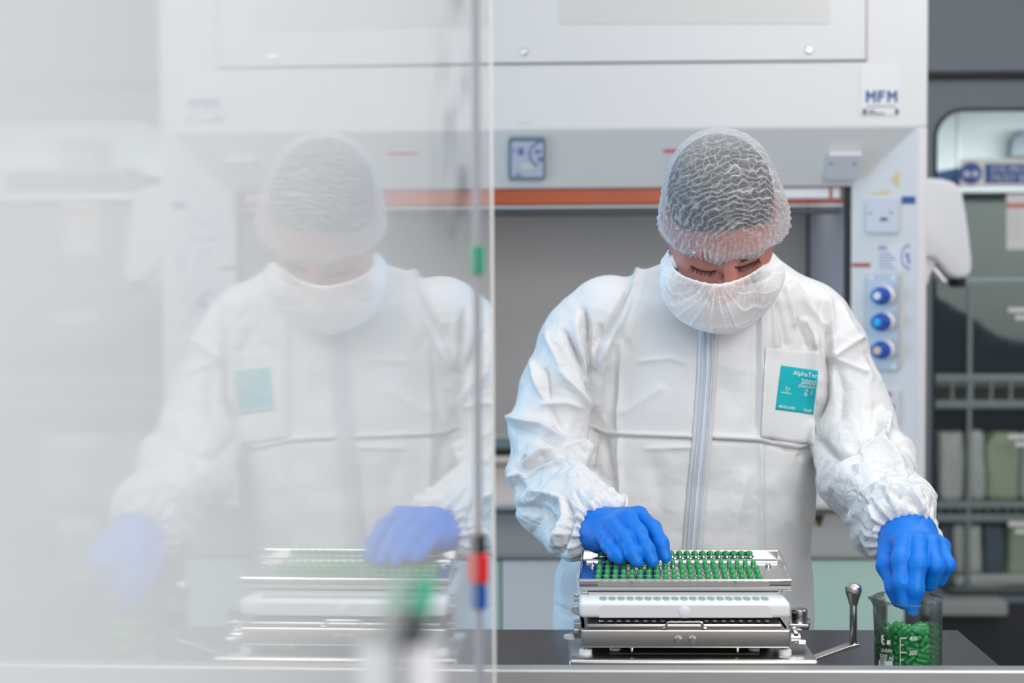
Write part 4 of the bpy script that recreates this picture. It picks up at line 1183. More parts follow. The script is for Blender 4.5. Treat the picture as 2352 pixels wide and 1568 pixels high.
hc = np.array(HC[:])
V, Q = nets(head_sdf, hc + (-.125, -.16, -.42), hc + (.135, .32, .14), .0034)
V = relax(V, Q, 2)
body = mesh_obj('body', V, Q, 'skin', person, True)
headtree = BVHTree.FromPolygons([Vx(v) for v in V], [tuple(int(i) for i in q) for q in Q])
def on_head(px, py, off=.0):
    h = headtree.ray_cast(CAM, ray(px, py))
    return (h[0] + h[1] * off) if h[0] is not None else P(px, py, 2.2)
# hair
def hair_sdf(p):
    d = EL(p, (0, -.006, .014), (.0805, .099, .0885))
    q = (p - np.array(HC[:], dtype=np.float32)) @ HA.T
    cut = -(q[..., 2] + .022 - np.clip((q[..., 1] - .02) * .85, -.03, .09))      # keep above the hairline
    return np.maximum(d, cut)
V, Q = nets(hair_sdf, hc + (-.11, -.14, -.13), hc + (.11, .14, .13), .004)
mesh_obj('hair', relax(V, Q, 1), Q, 'hair', person, True)
# lashes and brow, drawn out as fine hairs from the lids
q = MB(); rs = random.Random(3)
for pts, dirx in ((((1588, 610), (1600, 617), (1616, 622), (1632, 623), (1646, 621)), -1), (((1688, 613), (1703, 612), (1720, 606), (1735, 600), (1744, 594)), 1)):
    for k in range(len(pts) - 1):
        for j in range(5):
            t = j / 5; px = pts[k][0] * (1 - t) + pts[k + 1][0] * t; py = pts[k][1] * (1 - t) + pts[k + 1][1] * t
            a = on_head(px, py, .0008)
            b = on_head(px + rs.uniform(-3, 3) + dirx * 2.0, py + rs.uniform(5, 9), .0045)
            q.cyl(a, b, .0007, .0003, 5)
    q.tube([on_head(px, py, .0007) for px, py in pts], .0009, 6)
    q.build('eyelashes', 'brow', body); q = MB()
q = MB()
for k in range(46):
    t = k / 46; px = 1700 + 44 * t; py = 598 - 16 * t + rs.uniform(-3, 3)
    a = on_head(px, py, .0006); b = on_head(px + 8, py - 1 + rs.uniform(-3, 2), .0018); q.cyl(a, b, .0006, .0002, 5)
q.build('eyebrow', 'brow', body)

# ---- coverall
def torso_tab():
    rows = [(560, 1560, 1752, .060, 2.425), (600, 1528, 1790, .075, 2.42), (625, 1478, 1830, .092, 2.41), (655, 1430, 1868, .105, 2.405), (690, 1405, 1890, .115, 2.40),
            (760, 1392, 1890, .122, 2.40), (880, 1378, 1876, .130, 2.40), (1000, 1366, 1862, .138, 2.40), (1060, 1356, 1856, .136, 2.40), (1180, 1318, 1858, .136, 2.40),
            (1300, 1284, 1864, .135, 2.40), (1460, 1268, 1868, .135, 2.40), (1620, 1262, 1872, .135, 2.40)]
    T = []
    for py, l, r, dz, yc in rows:
        a, b = P(l, py, yc), P(r, py, yc); T.append((((a.z + b.z) / 2), (a.x + b.x) / 2, (b.x - a.x) / 2, dz, yc))
    T.sort(); return np.array(T)
TT = torso_tab()
LARM = [(1405, 745, 2.395, .084), (1352, 792, 2.39, .080), (1298, 890, 2.37, .072), (1264, 1000, 2.345, .067), (1262, 1078, 2.31, .066), (1290, 1145, 2.26, .066), (1333, 1188, 2.20, .061), (1364, 1210, 2.155, .054), (1380, 1220, 2.125, .0465)]
RARM = [(1845, 760, 2.395, .082), (1884, 815, 2.38, .076), (1928, 905, 2.36, .070), (1962, 985, 2.33, .067), (1987, 1060, 2.28, .067), (2014, 1130, 2.21, .066), (2050, 1185, 2.11, .061), (2074, 1216, 2.04, .053), (2083, 1230, 2.005, .043)]
def suit_sdf(p):
    z = p[..., 2]
    cx = np.interp(z, TT[:, 0], TT[:, 1]); rx = np.interp(z, TT[:, 0], TT[:, 2]); ry = np.interp(z, TT[:, 0], TT[:, 3]); cy = np.interp(z, TT[:, 0], TT[:, 4])
    a = np.abs((p[..., 0] - cx) / rx); b = np.abs((p[..., 1] - cy) / ry); e = 2.35
    rho = (a ** e + b ** e) ** (1 / e)
    d = (rho - 1) * np.minimum(rx, ry)
    d = np.maximum(d, z - TT[-1, 0])
    for A in (LARM, RARM):
        da = None
        for (a0, a1) in zip(A, A[1:]):
            c = cone(p, PA3(*a0[:3]), PA3(*a1[:3]), a0[3], a1[3])
            da = c if da is None else smin(da, c, .02)
        e1, e0 = PA3(*A[-1][:3]), PA3(*A[-3][:3]); ax = (e1 - e0) / np.linalg.norm(e1 - e0)
        near_ = np.linalg.norm(p - e1, axis=-1) < .085
        da = np.where(near_, -smin(-da, -(((p - e1) @ ax) - .004), .006), da)
        d = smin(d, da, .022)
    return d.astype(np.float32)
lo = (P(1174, 900, 2.40).x - .03, 1.94, .79); hi = (P(2170, 900, 2.05).x + .03, 2.57, P(1650, 555, 2.42).z + .02)
V, Q = nets(suit_sdf, lo, hi, .0052)
V = relax(V, Q, 2, .5)
# one finer step: split every quad in four
def refine(V, Q):
    E = np.sort(np.concatenate([Q[:, [0, 1]], Q[:, [1, 2]], Q[:, [2, 3]], Q[:, [3, 0]]]), 1)
    U, inv = np.unique(E, axis=0, return_inverse=True); inv = inv.reshape(-1)
    n, m = len(V), len(Q)
    VV = np.concatenate([V, (V[U[:, 0]] + V[U[:, 1]]) / 2, V[Q].mean(1)])
    e = [n + inv[i * m:(i + 1) * m] for i in range(4)]; c = n + len(U) + np.arange(m)
    return VV, np.concatenate([np.stack([Q[:, 0], e[0], c, e[3]], 1), np.stack([e[0], Q[:, 1], e[1], c], 1), np.stack([c, e[1], Q[:, 2], e[2]], 1), np.stack([e[3], c, e[2], Q[:, 3]], 1)])
V, Q = refine(V, Q); V = relax(V, Q, 2, .5)
# open the neck: drop faces above the collar line
# distances to arms for the strength of crumpling
def armpar(V, A):
    best = np.full(len(V), 9.0); par = np.zeros(len(V))
    pts = [PA3(*a[:3]).astype(float) for a in A]
    for i, (a, b) in enumerate(zip(pts, pts[1:])):
        ab = b - a; t = np.clip(((V - a) @ ab) / (ab @ ab), 0, 1)
        d = np.linalg.norm(V - a - t[:, None] * ab, axis=1); k = d < best
        best[k] = d[k]; par[k] = (i + t[k]) / (len(pts) - 1)
    return best, par
dl, pl_ = armpar(V, LARM); dr, prr = armpar(V, RARM)
inl = (dl < dr)
par = np.where(inl, pl_, prr); da = np.where(inl, dl, dr)
arm = np.clip(1.45 - np.maximum(da - .075, 0) / .02, 0, 1) * np.clip(par * 6, 0, 1)
uv = proj(V)
N = normals(V, Q)
front = N[:, 1] < .45
def crease(V, pts, wd, amp, pw=1.0):
    """raise (amp > 0) or sink a fold that runs along pts"""
    d = polydist(uv, pts)
    k = np.exp(-(d / wd) ** (1.3 if amp > 0 else 1.7)) * amp
    # fade at both ends
    a = np.array(pts[0], float); b = np.array(pts[-1], float)
    L = np.linalg.norm(b - a) + 1; s = ((uv - a) @ (b - a)) / L / L
    k *= np.clip(np.minimum(s + .15, 1.15 - s) / .22, 0, 1)
    return V + N * (k * front)[:, None]
mm = .001
FOLDS = [
 # armhole, image left
 ([(1340, 712), (1350, 800), (1366, 905), (1369, 990), (1354, 1076)], 9, -13), ([(1322, 735), (1333, 800), (1352, 880)], 11, 5),
 ([(1475, 615), (1450, 680), (1425, 741), (1385, 800), (1366, 840)], 11, 9), ([(1446, 665), (1420, 715), (1380, 785)], 8, -9),
 ([(1380, 750), (1370, 800), (1362, 860)], 7, -8), ([(1392, 790), (1378, 860), (1370, 930)], 9, 6), ([(1500, 640), (1470, 720), (1440, 780)], 16, 4),
 ([(1297, 765), (1334, 837), (1364, 922)], 9, -9), ([(1262, 770), (1288, 855), (1361, 933)], 12, 8),
 ([(1219, 828), (1242, 901), (1262, 930)], 9, 7), ([(1242, 930), (1301, 925), (1330, 935)], 8, 5), ([(1250, 850), (1256, 920), (1290, 990)], 9, -6),
 ([(1175, 961), (1242, 978), (1311, 1030), (1350, 1066)], 9, 12), ([(1180, 985), (1240, 1005), (1300, 1045)], 9, -7),
 ([(1192, 1070), (1242, 1040), (1301, 1035), (1352, 1052)], 8, 9), ([(1200, 1085), (1250, 1056), (1310, 1060), (1350, 1082)], 7, -11),
 ([(1178, 1092), (1225, 1078), (1290, 1070), (1350, 1096), (1400, 1130)], 8, 10), ([(1200, 1045), (1185, 1090), (1190, 1130)], 8, -6),
 ([(1220, 1126), (1288, 1145), (1286, 1232)], 8, 8), ([(1185, 1120), (1240, 1105), (1300, 1108)], 10, -6), ([(1195, 1165), (1240, 1170), (1270, 1225)], 9, -6),
 ([(1300, 1150), (1312, 1200), (1300, 1262)], 7, -7), ([(1322, 1130), (1350, 1170), (1360, 1200)], 6, -5),
 ([(1342, 716), (1352, 810), (1368, 910), (1370, 990), (1354, 1072)], 3.6, -6), ([(1903, 756), (1903, 836), (1893, 912), (1868, 965)], 3.6, -6),
 ([(1300, 775), (1336, 840), (1362, 918)], 3.5, -4), ([(1196, 1080), (1248, 1054), (1310, 1058), (1350, 1080)], 3.5, -4), ([(1972, 1046), (1925, 1090)], 3.5, -4), ([(1438, 675), (1385, 778)], 4, -4),
 # front left panel
 ([(1426, 790), (1424, 900), (1422, 985)], 9, 5), ([(1412, 800), (1410, 900), (1408, 980)], 8, -3), ([(1424, 1010), (1424, 1150), (1420, 1260)], 8, 5),
 ([(1390, 1010), (1400, 1080), (1392, 1180)], 10, -6), ([(1480, 1030), (1590, 1026)], 5, 2.5), ([(1470, 830), (1540, 822), (1580, 835)], 6, 2), ([(1430, 950), (1520, 890)], 12, 3),
 # armhole, image right
 ([(1903, 752), (1903, 836), (1894, 912), (1868, 965)], 8, -13), ([(1900, 690), (1908, 740), (1912, 819)], 9, 9), ([(1888, 700), (1890, 760), (1888, 860)], 9, -6), ([(1878, 770), (1884, 850), (1876, 920)], 11, 6),
 ([(1976, 775), (1912, 821), (1985, 855)], 6, 6), ([(1930, 700), (1965, 780), (2002, 870)], 10, 5), ([(1920, 840), (1935, 900), (1930, 960)], 14, -5),
 ([(2040, 948), (2030, 1015), (1970, 1050), (1915, 1100)], 8, 12), ([(2015, 930), (2008, 1000), (1960, 1030)], 10, -6), ([(2022, 1018), (2060, 1050), (2094, 1082)], 7, 9),
 ([(1886, 1015), (1920, 1052), (1975, 1045)], 9, -7), ([(1872, 1000), (1885, 1060), (1915, 1130)], 9, 6), ([(1965, 1080), (2010, 1062), (2060, 1066), (2098, 1090)], 9, -8),
 ([(1925, 1130), (1970, 1090), (2030, 1075), (2085, 1095)], 7, 8), ([(1938, 1180), (1970, 1130), (2020, 1105), (2080, 1125)], 8, -8), ([(1955, 1195), (1985, 1140), (2040, 1120), (2110, 1150)], 7, 8),
 ([(1998, 1215), (2000, 1165), (2050, 1145), (2100, 1165)], 7, -7), ([(2000, 1150), (2015, 1190), (2005, 1230)], 6, 6), ([(1945, 1210), (1965, 1255), (1990, 1290)], 7, -6), ([(2090, 1130), (2115, 1170), (2130, 1200)], 7, 6),
 # chest right
 ([(1800, 660), (1815, 705), (1825, 745)], 8, 7), ([(1784, 700), (1800, 770), (1806, 795)], 7, -7), ([(1850, 735), (1866, 765), (1872, 795)], 7, 7), ([(1832, 735), (1846, 775), (1850, 795)], 6, -7), ([(1815, 655), (1870, 720), (1905, 755)], 10, 7),
 ([(1776, 660), (1778, 740), (1780, 795)], 8, 5), ([(1748, 690), (1750, 850), (1746, 1000)], 8, 6), ([(1738, 700), (1736, 850), (1732, 980)], 9, -4), ([(1748, 1015), (1746, 1150), (1750, 1290), (1752, 1440)], 7, 5),
 ([(1834, 1052), (1860, 1030)], 7, -5), ([(1860, 1040), (1858, 1110), (1866, 1200)], 8, 5), ([(1770, 1110), (1810, 1190), (1850, 1260)], 22, 3),
 ([(1770, 1010), (1810, 1030), (1850, 1028)], 6, -5), ([(1715, 1090), (1690, 1200), (1680, 1300)], 20, 4), ([(1500, 1060), (1520, 1180), (1500, 1260)], 26, -4),
 # lower left blue side
 ([(1300, 1300), (1290, 1400), (1285, 1450)], 14, 4), ([(1278, 1390), (1320, 1412)], 5, -4),
 # seam under the chest: raised welt with the upper panel lapping it
 ([(1366, 982), (1395, 994), (1500, 998), (1594, 1002)], 3.5, 4), ([(1366, 990), (1395, 1003), (1500, 1007), (1594, 1010)], 4, -1.5),
 ([(1634, 1002), (1745, 1008), (1800, 1020), (1838, 1027), (1858, 1018)], 3.5, 4.5), ([(1636, 1012), (1745, 1017), (1800, 1030), (1838, 1037), (1858, 1028)], 4, -2),
]
for pts, wd, amp in FOLDS:
    V = crease(V, pts, wd, amp * mm * 1.45)
crb, crs = cellular((V + .03 * np.stack([snoise(V, 4, 1), snoise(V, 4, 2), snoise(V, 4, 3)], 1)) * (1, 1, .8), 17, 3)
cr2, cs2 = cellular(V * (1.1, 1, .9) + .01 * snoise(V, 14, 5)[:, None], 34, 9)
fore = np.clip((par - .38) * 3.2, 0, 1)
amp = arm * (.0035 + .0085 * fore) + (1 - arm) * .0022
def tri(x): return np.abs((x % 1.0) - .5) * 4 - 1
rsd = np.random.RandomState(5); fac = 0
wv1 = snoise(V, 3.0, 21); wv2 = snoise(V, 6.0, 22)
for i, (dx, dy, dz, fr) in enumerate(((.8, .2, .55, 9), (-.6, .3, .75, 11), (.15, .1, 1.0, 13), (.95, .1, -.25, 8), (.5, .8, .3, 12))):
    dd = np.array((dx, dy, dz)); dd /= np.linalg.norm(dd)
    fac = fac + tri((V @ dd) * fr + .35 * wv1 * (1 if i % 2 else -1) + .16 * wv2 + i * .37) / (1 + .15 * i)
fac = fac / 4
V = V + N * (fac * amp * 2.1)[:, None] + N * ((cr2 - .5) * amp * .30)[:, None]
V = V + N * (snoise(V, 5.5, 11) * .0022)[:, None]
# gathered cuffs: fine pleats round the wrist
for A, sel in ((LARM, inl), (RARM, ~inl)):
    e1 = PA3(*A[-1][:3]).astype(float); e0 = PA3(*A[-3][:3]).astype(float); ax = (e1 - e0) / np.linalg.norm(e1 - e0)
    r = V - e1; t = r @ ax; rad = r - t[:, None] * ax
    bx_ = np.cross(ax, (0, 0, 1)); bx_ /= np.linalg.norm(bx_); by_ = np.cross(ax, bx_)
    an = np.arctan2(rad @ by_, rad @ bx_)
    wgt = np.exp(-((t - .0) / .045) ** 2) * (np.linalg.norm(rad, axis=1) < .075) * (par > .7) * sel
    V = V + N * (wgt * (.0020 * np.sin(an * 21 + 3 * snoise(V, 12, 8)) + .0007 * np.sin(an * 37)))[:, None]
# drop the cap over the neck so the collar stands open
rel = V - np.array(P(1655, 640, 2.42)[:])
Fz = V[Q].mean(1)
top = TT[-1, 0]
keep = ~(((Fz[:, 2] > top - .012) & (np.abs(Fz[:, 0] - TT[-1, 1]) < .085)) | (Fz[:, 2] < .80))
# open cuffs
for A in (LARM, RARM):
    e1 = PA3(*A[-1][:3]).astype(float); e0 = PA3(*A[-3][:3]).astype(float); ax = (e1 - e0) / np.linalg.norm(e1 - e0)
    pass
Q = Q[keep]
crm = np.clip(.12 + arm * (.35 + .6 * fore), 0, 1)
suit = mesh_obj('coverall', V, Q, 'suit', person, True, {'crumple': crm})
stree = BVHTree.FromPolygons([Vx(v) for v in V], [tuple(int(i) for i in q) for q in Q])
def on_suit(px, py, off):
    h = stree.ray_cast(CAM, ray(px, py))
    if h[0] is None: return P(px, py, 2.27)
    n = h[1] if h[1].dot(ray(px, py)) < 0 else -h[1]
    return h[0] - ray(px, py) * off
def drape(name, quad, nx, ny, off, m, parent, th=.0008, wave=0):
    """a patch of fabric laid on the coverall; quad = four pixel corners (top left, top right, bottom right, bottom left)"""
    a, b, c, d = [np.array(q, float) for q in quad]; V_ = []; Fc = []
    for j in range(ny + 1):
        for i in range(nx + 1):
            s, t = i / nx, j / ny
            q = (a * (1 - s) + b * s) * (1 - t) + (d * (1 - s) + c * s) * t
            V_.append(on_suit(q[0], q[1], off))
    # smooth the patch so that it spans small creases
    W = np.array([v[:] for v in V_]).reshape(ny + 1, nx + 1, 3)
    for _ in range(3):
        W[1:-1, 1:-1] = (W[1:-1, 1:-1] * 2 + W[:-2, 1:-1] + W[2:, 1:-1] + W[1:-1, :-2] + W[1:-1, 2:]) / 6
    W = W.reshape(-1, 3)
    for j in range(ny):
        for i in range(nx):
            k = j * (nx + 1) + i; Fc.append((k, k + nx + 1, k + nx + 2, k + 1))
    o = mesh_obj(name, W, Fc, m, parent, True, {'crumple': [0.1] * len(W)})
    md = o.modifiers.new('thickness', 'SOLIDIFY'); md.thickness = th; md.offset = 1
    return o
def ribbon(name, pts, wd, off, m, parent, step=6, th=.0008):
    V_ = []; Fc = []; L = []
    for (x0, y0), (x1, y1) in zip(pts, pts[1:]):
        n = max(1, int(math.hypot(x1 - x0, y1 - y0) / step))
        L += [(x0 + (x1 - x0) * i / n, y0 + (y1 - y0) * i / n) for i in range(n)]
    L.append(pts[-1])
    for i, (x, y) in enumerate(L):
        x0, y0 = L[max(i - 1, 0)]; x1, y1 = L[min(i + 1, len(L) - 1)]
        dx, dy = x1 - x0, y1 - y0; l = math.hypot(dx, dy) + 1e-9; nx_, ny_ = -dy / l, dx / l
        for s in (-1, 1): V_.append(on_suit(x + nx_ * wd / 2 * s, y + ny_ * wd / 2 * s, off))
    for i in range(len(L) - 1): Fc.append((2 * i, 2 * i + 1, 2 * i + 3, 2 * i + 2))
    W = np.array([v[:] for v in V_]).reshape(-1, 2, 3)
    for _ in range(2): W[1:-1] = (W[:-2] + 2 * W[1:-1] + W[2:]) / 4
    o = mesh_obj(name, W.reshape(-1, 3), Fc, m, parent, True)
    md = o.modifiers.new('thickness', 'SOLIDIFY'); md.thickness = th; md.offset = 1
    return o
zp = [(1627, 752), (1624, 860), (1617, 960), (1612, 1020), (1602, 1120), (1595, 1200), (1590, 1272), (1586, 1340)]
flap = ribbon('zip_flap', zp, 46, .0022, 'suit', suit, th=.0012)
zt_o = ribbon('zip_tape', zp, 30, .0038, 'zip', suit)
for dx in (-11, 11): ribbon('zip_piping', [(x + dx, y) for x, y in zp], 2.6, .0050, 'zipt', suit)
ribbon('zip_teeth', zp, 6, .0052, 'zipt', suit)
pq = on_suit(1628, 772, .006); rg = MB(); c0 = pq
rg.tube([c0 + Vx((.011 * math.cos(a), -.001, .011 * math.sin(a))) for a in [2 * PI * i / 24 for i in range(25)]], .0011, 6)
rg.build('zip_pull', 'zip', suit)
ribbon('chest_seam', [(1368, 984), (1396, 995), (1500, 999), (1592, 1003)], 7, .002, 'suit', suit)
ribbon('chest_seam', [(1636, 1004), (1745, 1010), (1800, 1022), (1838, 1029), (1856, 1020)], 8, .002, 'suit', suit)
pk = drape('chest_patch', [(1758, 797), (1881, 806), (1870, 1022), (1748, 1004)], 18, 24, .0025, 'suit', suit)
bdg = drape('badge', [(1794, 839), (1880, 851), (1868, 952), (1781, 940)], 12, 14, .0040, 'teal', pk, .0004)
def bpx(s, t): # badge coordinates (0..1) to pixels
    a, b, c, d = [np.array(q, float) for q in ((1794, 839), (1880, 851), (1868, 952), (1781, 940))]
    return (a * (1 - s) + b * s) * (1 - t) + (d * (1 - s) + c * s) * t
def btext(s, s0, t0, s1, t1):
    v, f = text_geo(s); mn, mx = v.min(0), v.max(0); q = (v - mn) / (mx - mn)
    pts = []
    btr = BVT
    for x, y in q:
        uvp = bpx(s0 + (s1 - s0) * x, t1 + (t0 - t1) * y); d = ray(*uvp); h = btr.ray_cast(CAM, d)
        pts.append((h[0] - d * .0010) if h[0] is not None else on_suit(uvp[0], uvp[1], .0068))
    return mesh_obj('badge_text', pts, f, 'badgew', bdg)
BVT = BVHTree.FromPolygons([Vx(v.co) for v in bdg.data.vertices], [tuple(p.vertices) for p in bdg.data.polygons])
btext('AlphaTec', .34, .07, .985, .20)
btext('2000', .58, .235, .965, .345)
btext('STANDARD', .52, .365, .965, .43)
btext('MICROGARD', .09, .885, .51, .945)
btext('Ansell', .74, .885, .93, .945)
def bquads(lst, name):
    V_ = []; Fc = []
    for s0, t0, s1, t1 in lst:
        i = len(V_)
        for s, t in ((s0, t1), (s1, t1), (s1, t0), (s0, t0)):
            uvp = bpx(s, t); d = ray(*uvp); h = BVT.ray_cast(CAM, d); V_.append((h[0] - d * .0010) if h[0] is not None else on_suit(uvp[0], uvp[1], .0068))
        Fc.append((i, i + 1, i + 2, i + 3))
    mesh_obj(name, V_, Fc, 'badgew', bdg)
bquads([(.70, .46, .78, .468), (.70, .53, .78, .54), (.70, .46, .71, .54), (.75, .47, .78, .50), (.70, .55, .78, .57), (.68, .59, .80, .60), (.86, .47, .92, .475), (.86, .53, .92, .535), (.88, .49, .91, .52), (.85, .56, .91, .57),
        (.20, .47, .22, .52), (.22, .46, .26, .47), (.28, .47, .30, .52), (.21, .54, .28, .55), (.10, .585, .36, .592), (.10, .602, .38, .609), (.74, .955, .93, .96)], 'badge_symbols')
# legs of the coverall, under and behind the bench, and shoes
cxl = TT[3, 1]
for s in (-1, 1):
    mb = MB(); mb.lathe((T0.x + s * .10, 2.42, .09), (T0.x + s * .09, 2.40, .84), [(0, 0), (0, .07), (.1, .085), (.5, .10), (1, .13), (1, 0)], 24)
    mb.build('trouser_leg', 'suit', suit, True)
    mb = MB().box(T0.x + s * .11 - .05, T0.x + s * .11 + .05, 2.24, 2.50, 0, .10, .035, 4); mb.build('overshoe', 'shoe', person, True)
# dark collar seen at the neck
MB().lathe(P(1655, 670, 2.405), P(1657, 601, 2.395), [(0, .108), (.5, .106), (1, .101), (1, .098), (.5, .103), (0, .105)], 40).build('collar', 'navycollar', suit, True)

# ---- gloves
def build_glove(chains, palm, wrist, bounds_pad, name, seed, label=None):
    def fn(p):
        d = None
        for a, b, r1, r2 in palm:
            c = cone(p, PA3(*a), PA3(*b), r1, r2); d = c if d is None else smin(d, c, .006)
        for a, b, r1, r2 in wrist: d = smin(d, cone(p, PA3(*a), PA3(*b), r1, r2), .012)
        fg = None
        for ch in chains:
            cd = None
            for (a, b) in zip(ch, ch[1:]):
                c = cone(p, PA3(*a[:3]), PA3(*b[:3]), a[3], b[3]); cd = c if cd is None else smin(cd, c, .008)
            d = smin(d, cd, .0022)
        return d
    allp = np.array([PA3(*a[:3]) for ch in chains for a in ch] + [PA3(*w[0]) for w in wrist])
    V, Q = nets(fn, allp.min(0) - bounds_pad, allp.max(0) + bounds_pad, .0017)
    V = relax(V, Q, 2)
    N = normals(V, Q)
    # wrinkled film: fine cross creases and a few drawn folds
    c1, _ = cellular(V * (1, 1, 1) + .004 * snoise(V, 25, seed)[:, None], 62, seed)
    V = V + N * ((c1 - .5) * .0011 + snoise(V, 28, seed + 2) * .0006)[:, None]
    return V, Q
# image left glove (resting on the capsules)
rs_ = .0098
CHL = [
 [(1470, 1186, 2.065, .0125), (1500, 1212, 2.030, .0108), (1519, 1248, 2.000, .0100), (1529, 1281, 1.990, .0080)],
 [(1441, 1190, 2.045, .0130), (1466, 1222, 2.005, .0115), (1486, 1262, 1.978, .0105), (1499, 1289, 1.968, .0086)],
 [(1409, 1207, 2.040, .0130), (1434, 1236, 1.995, .0115), (1453, 1270, 1.972, .0103), (1464, 1290, 1.965, .0084)],
 [(1384, 1228, 2.050, .0120), (1399, 1252, 2.005, .0104), (1414, 1272, 1.985, .0094), (1424, 1283, 1.978, .0078)],
 [(1440, 1215, 2.085, .0135), (1480, 1250, 2.055, .0110), (1505, 1276, 2.035, .0092)]]
PLM = [((1396, 1205, 2.115), (1466, 1187, 2.072), .0240, .0165), ((1392, 1215, 2.110), (1440, 1195, 2.060), .0245, .0175), ((1388, 1222, 2.105), (1408, 1212, 2.055), .0240, .0175), ((1380, 1230, 2.105), (1384, 1232, 2.065), .0235, .0165)]
WRL = [((1360, 1208, 2.170), (1378, 1216, 2.125), .0340, .0345), ((1378, 1216, 2.125), (1394, 1214, 2.105), .0345, .0285)]
V, Q = build_glove(CHL, PLM, WRL, .042, 'glove', 4)
gl = mesh_obj('glove', V, Q, 'glove', person, True)
# image right glove (pinching in the beaker)
CHR = [
 [(2076, 1246, 1.945, .0130), (2068, 1285, 1.918, .0118), (2070, 1340, 1.905, .0112), (2075, 1384, 1.902, .0092)],
 [(2108, 1248, 1.940, .0130), (2108, 1296, 1.905, .0118), (2103, 1352, 1.895, .0108), (2096, 1403, 1.898, .0078)],
 [(2136, 1250, 1.950, .0125), (2148, 1300, 1.915, .0115), (2136, 1342, 1.925, .0100)],
 [(2160, 1252, 1.962, .0115), (2176, 1296, 1.935, .0100), (2158, 1332, 1.945, .0090)],
 [(2044, 1262, 1.985, .0155), (2036, 1300, 1.950, .0128), (2054, 1350, 1.925, .0108), (2062, 1380, 1.918, .0088)]]
PRM = [((2068, 1240, 1.995), (2076, 1250, 1.955), .0235, .0165), ((2085, 1236, 1.995), (2108, 1250, 1.950), .0250, .0175), ((2098, 1236, 1.995), (2134, 1250, 1.958), .0245, .0165), ((2104, 1238, 2.00), (2160, 1256, 1.968), .0235, .0150), ((2058, 1245, 2.0), (2040, 1280, 1.975), .0235, .0165)]
WRR = [((2076, 1214, 2.07), (2085, 1230, 2.01), .0350, .0380), ((2085, 1230, 2.01), (2088, 1240, 1.99), .0380, .0320)]
V, Q = build_glove(CHR, PRM, WRR, .042, 'glove', 14)
gr_ = mesh_obj('glove', V, Q, 'glove', person, True)

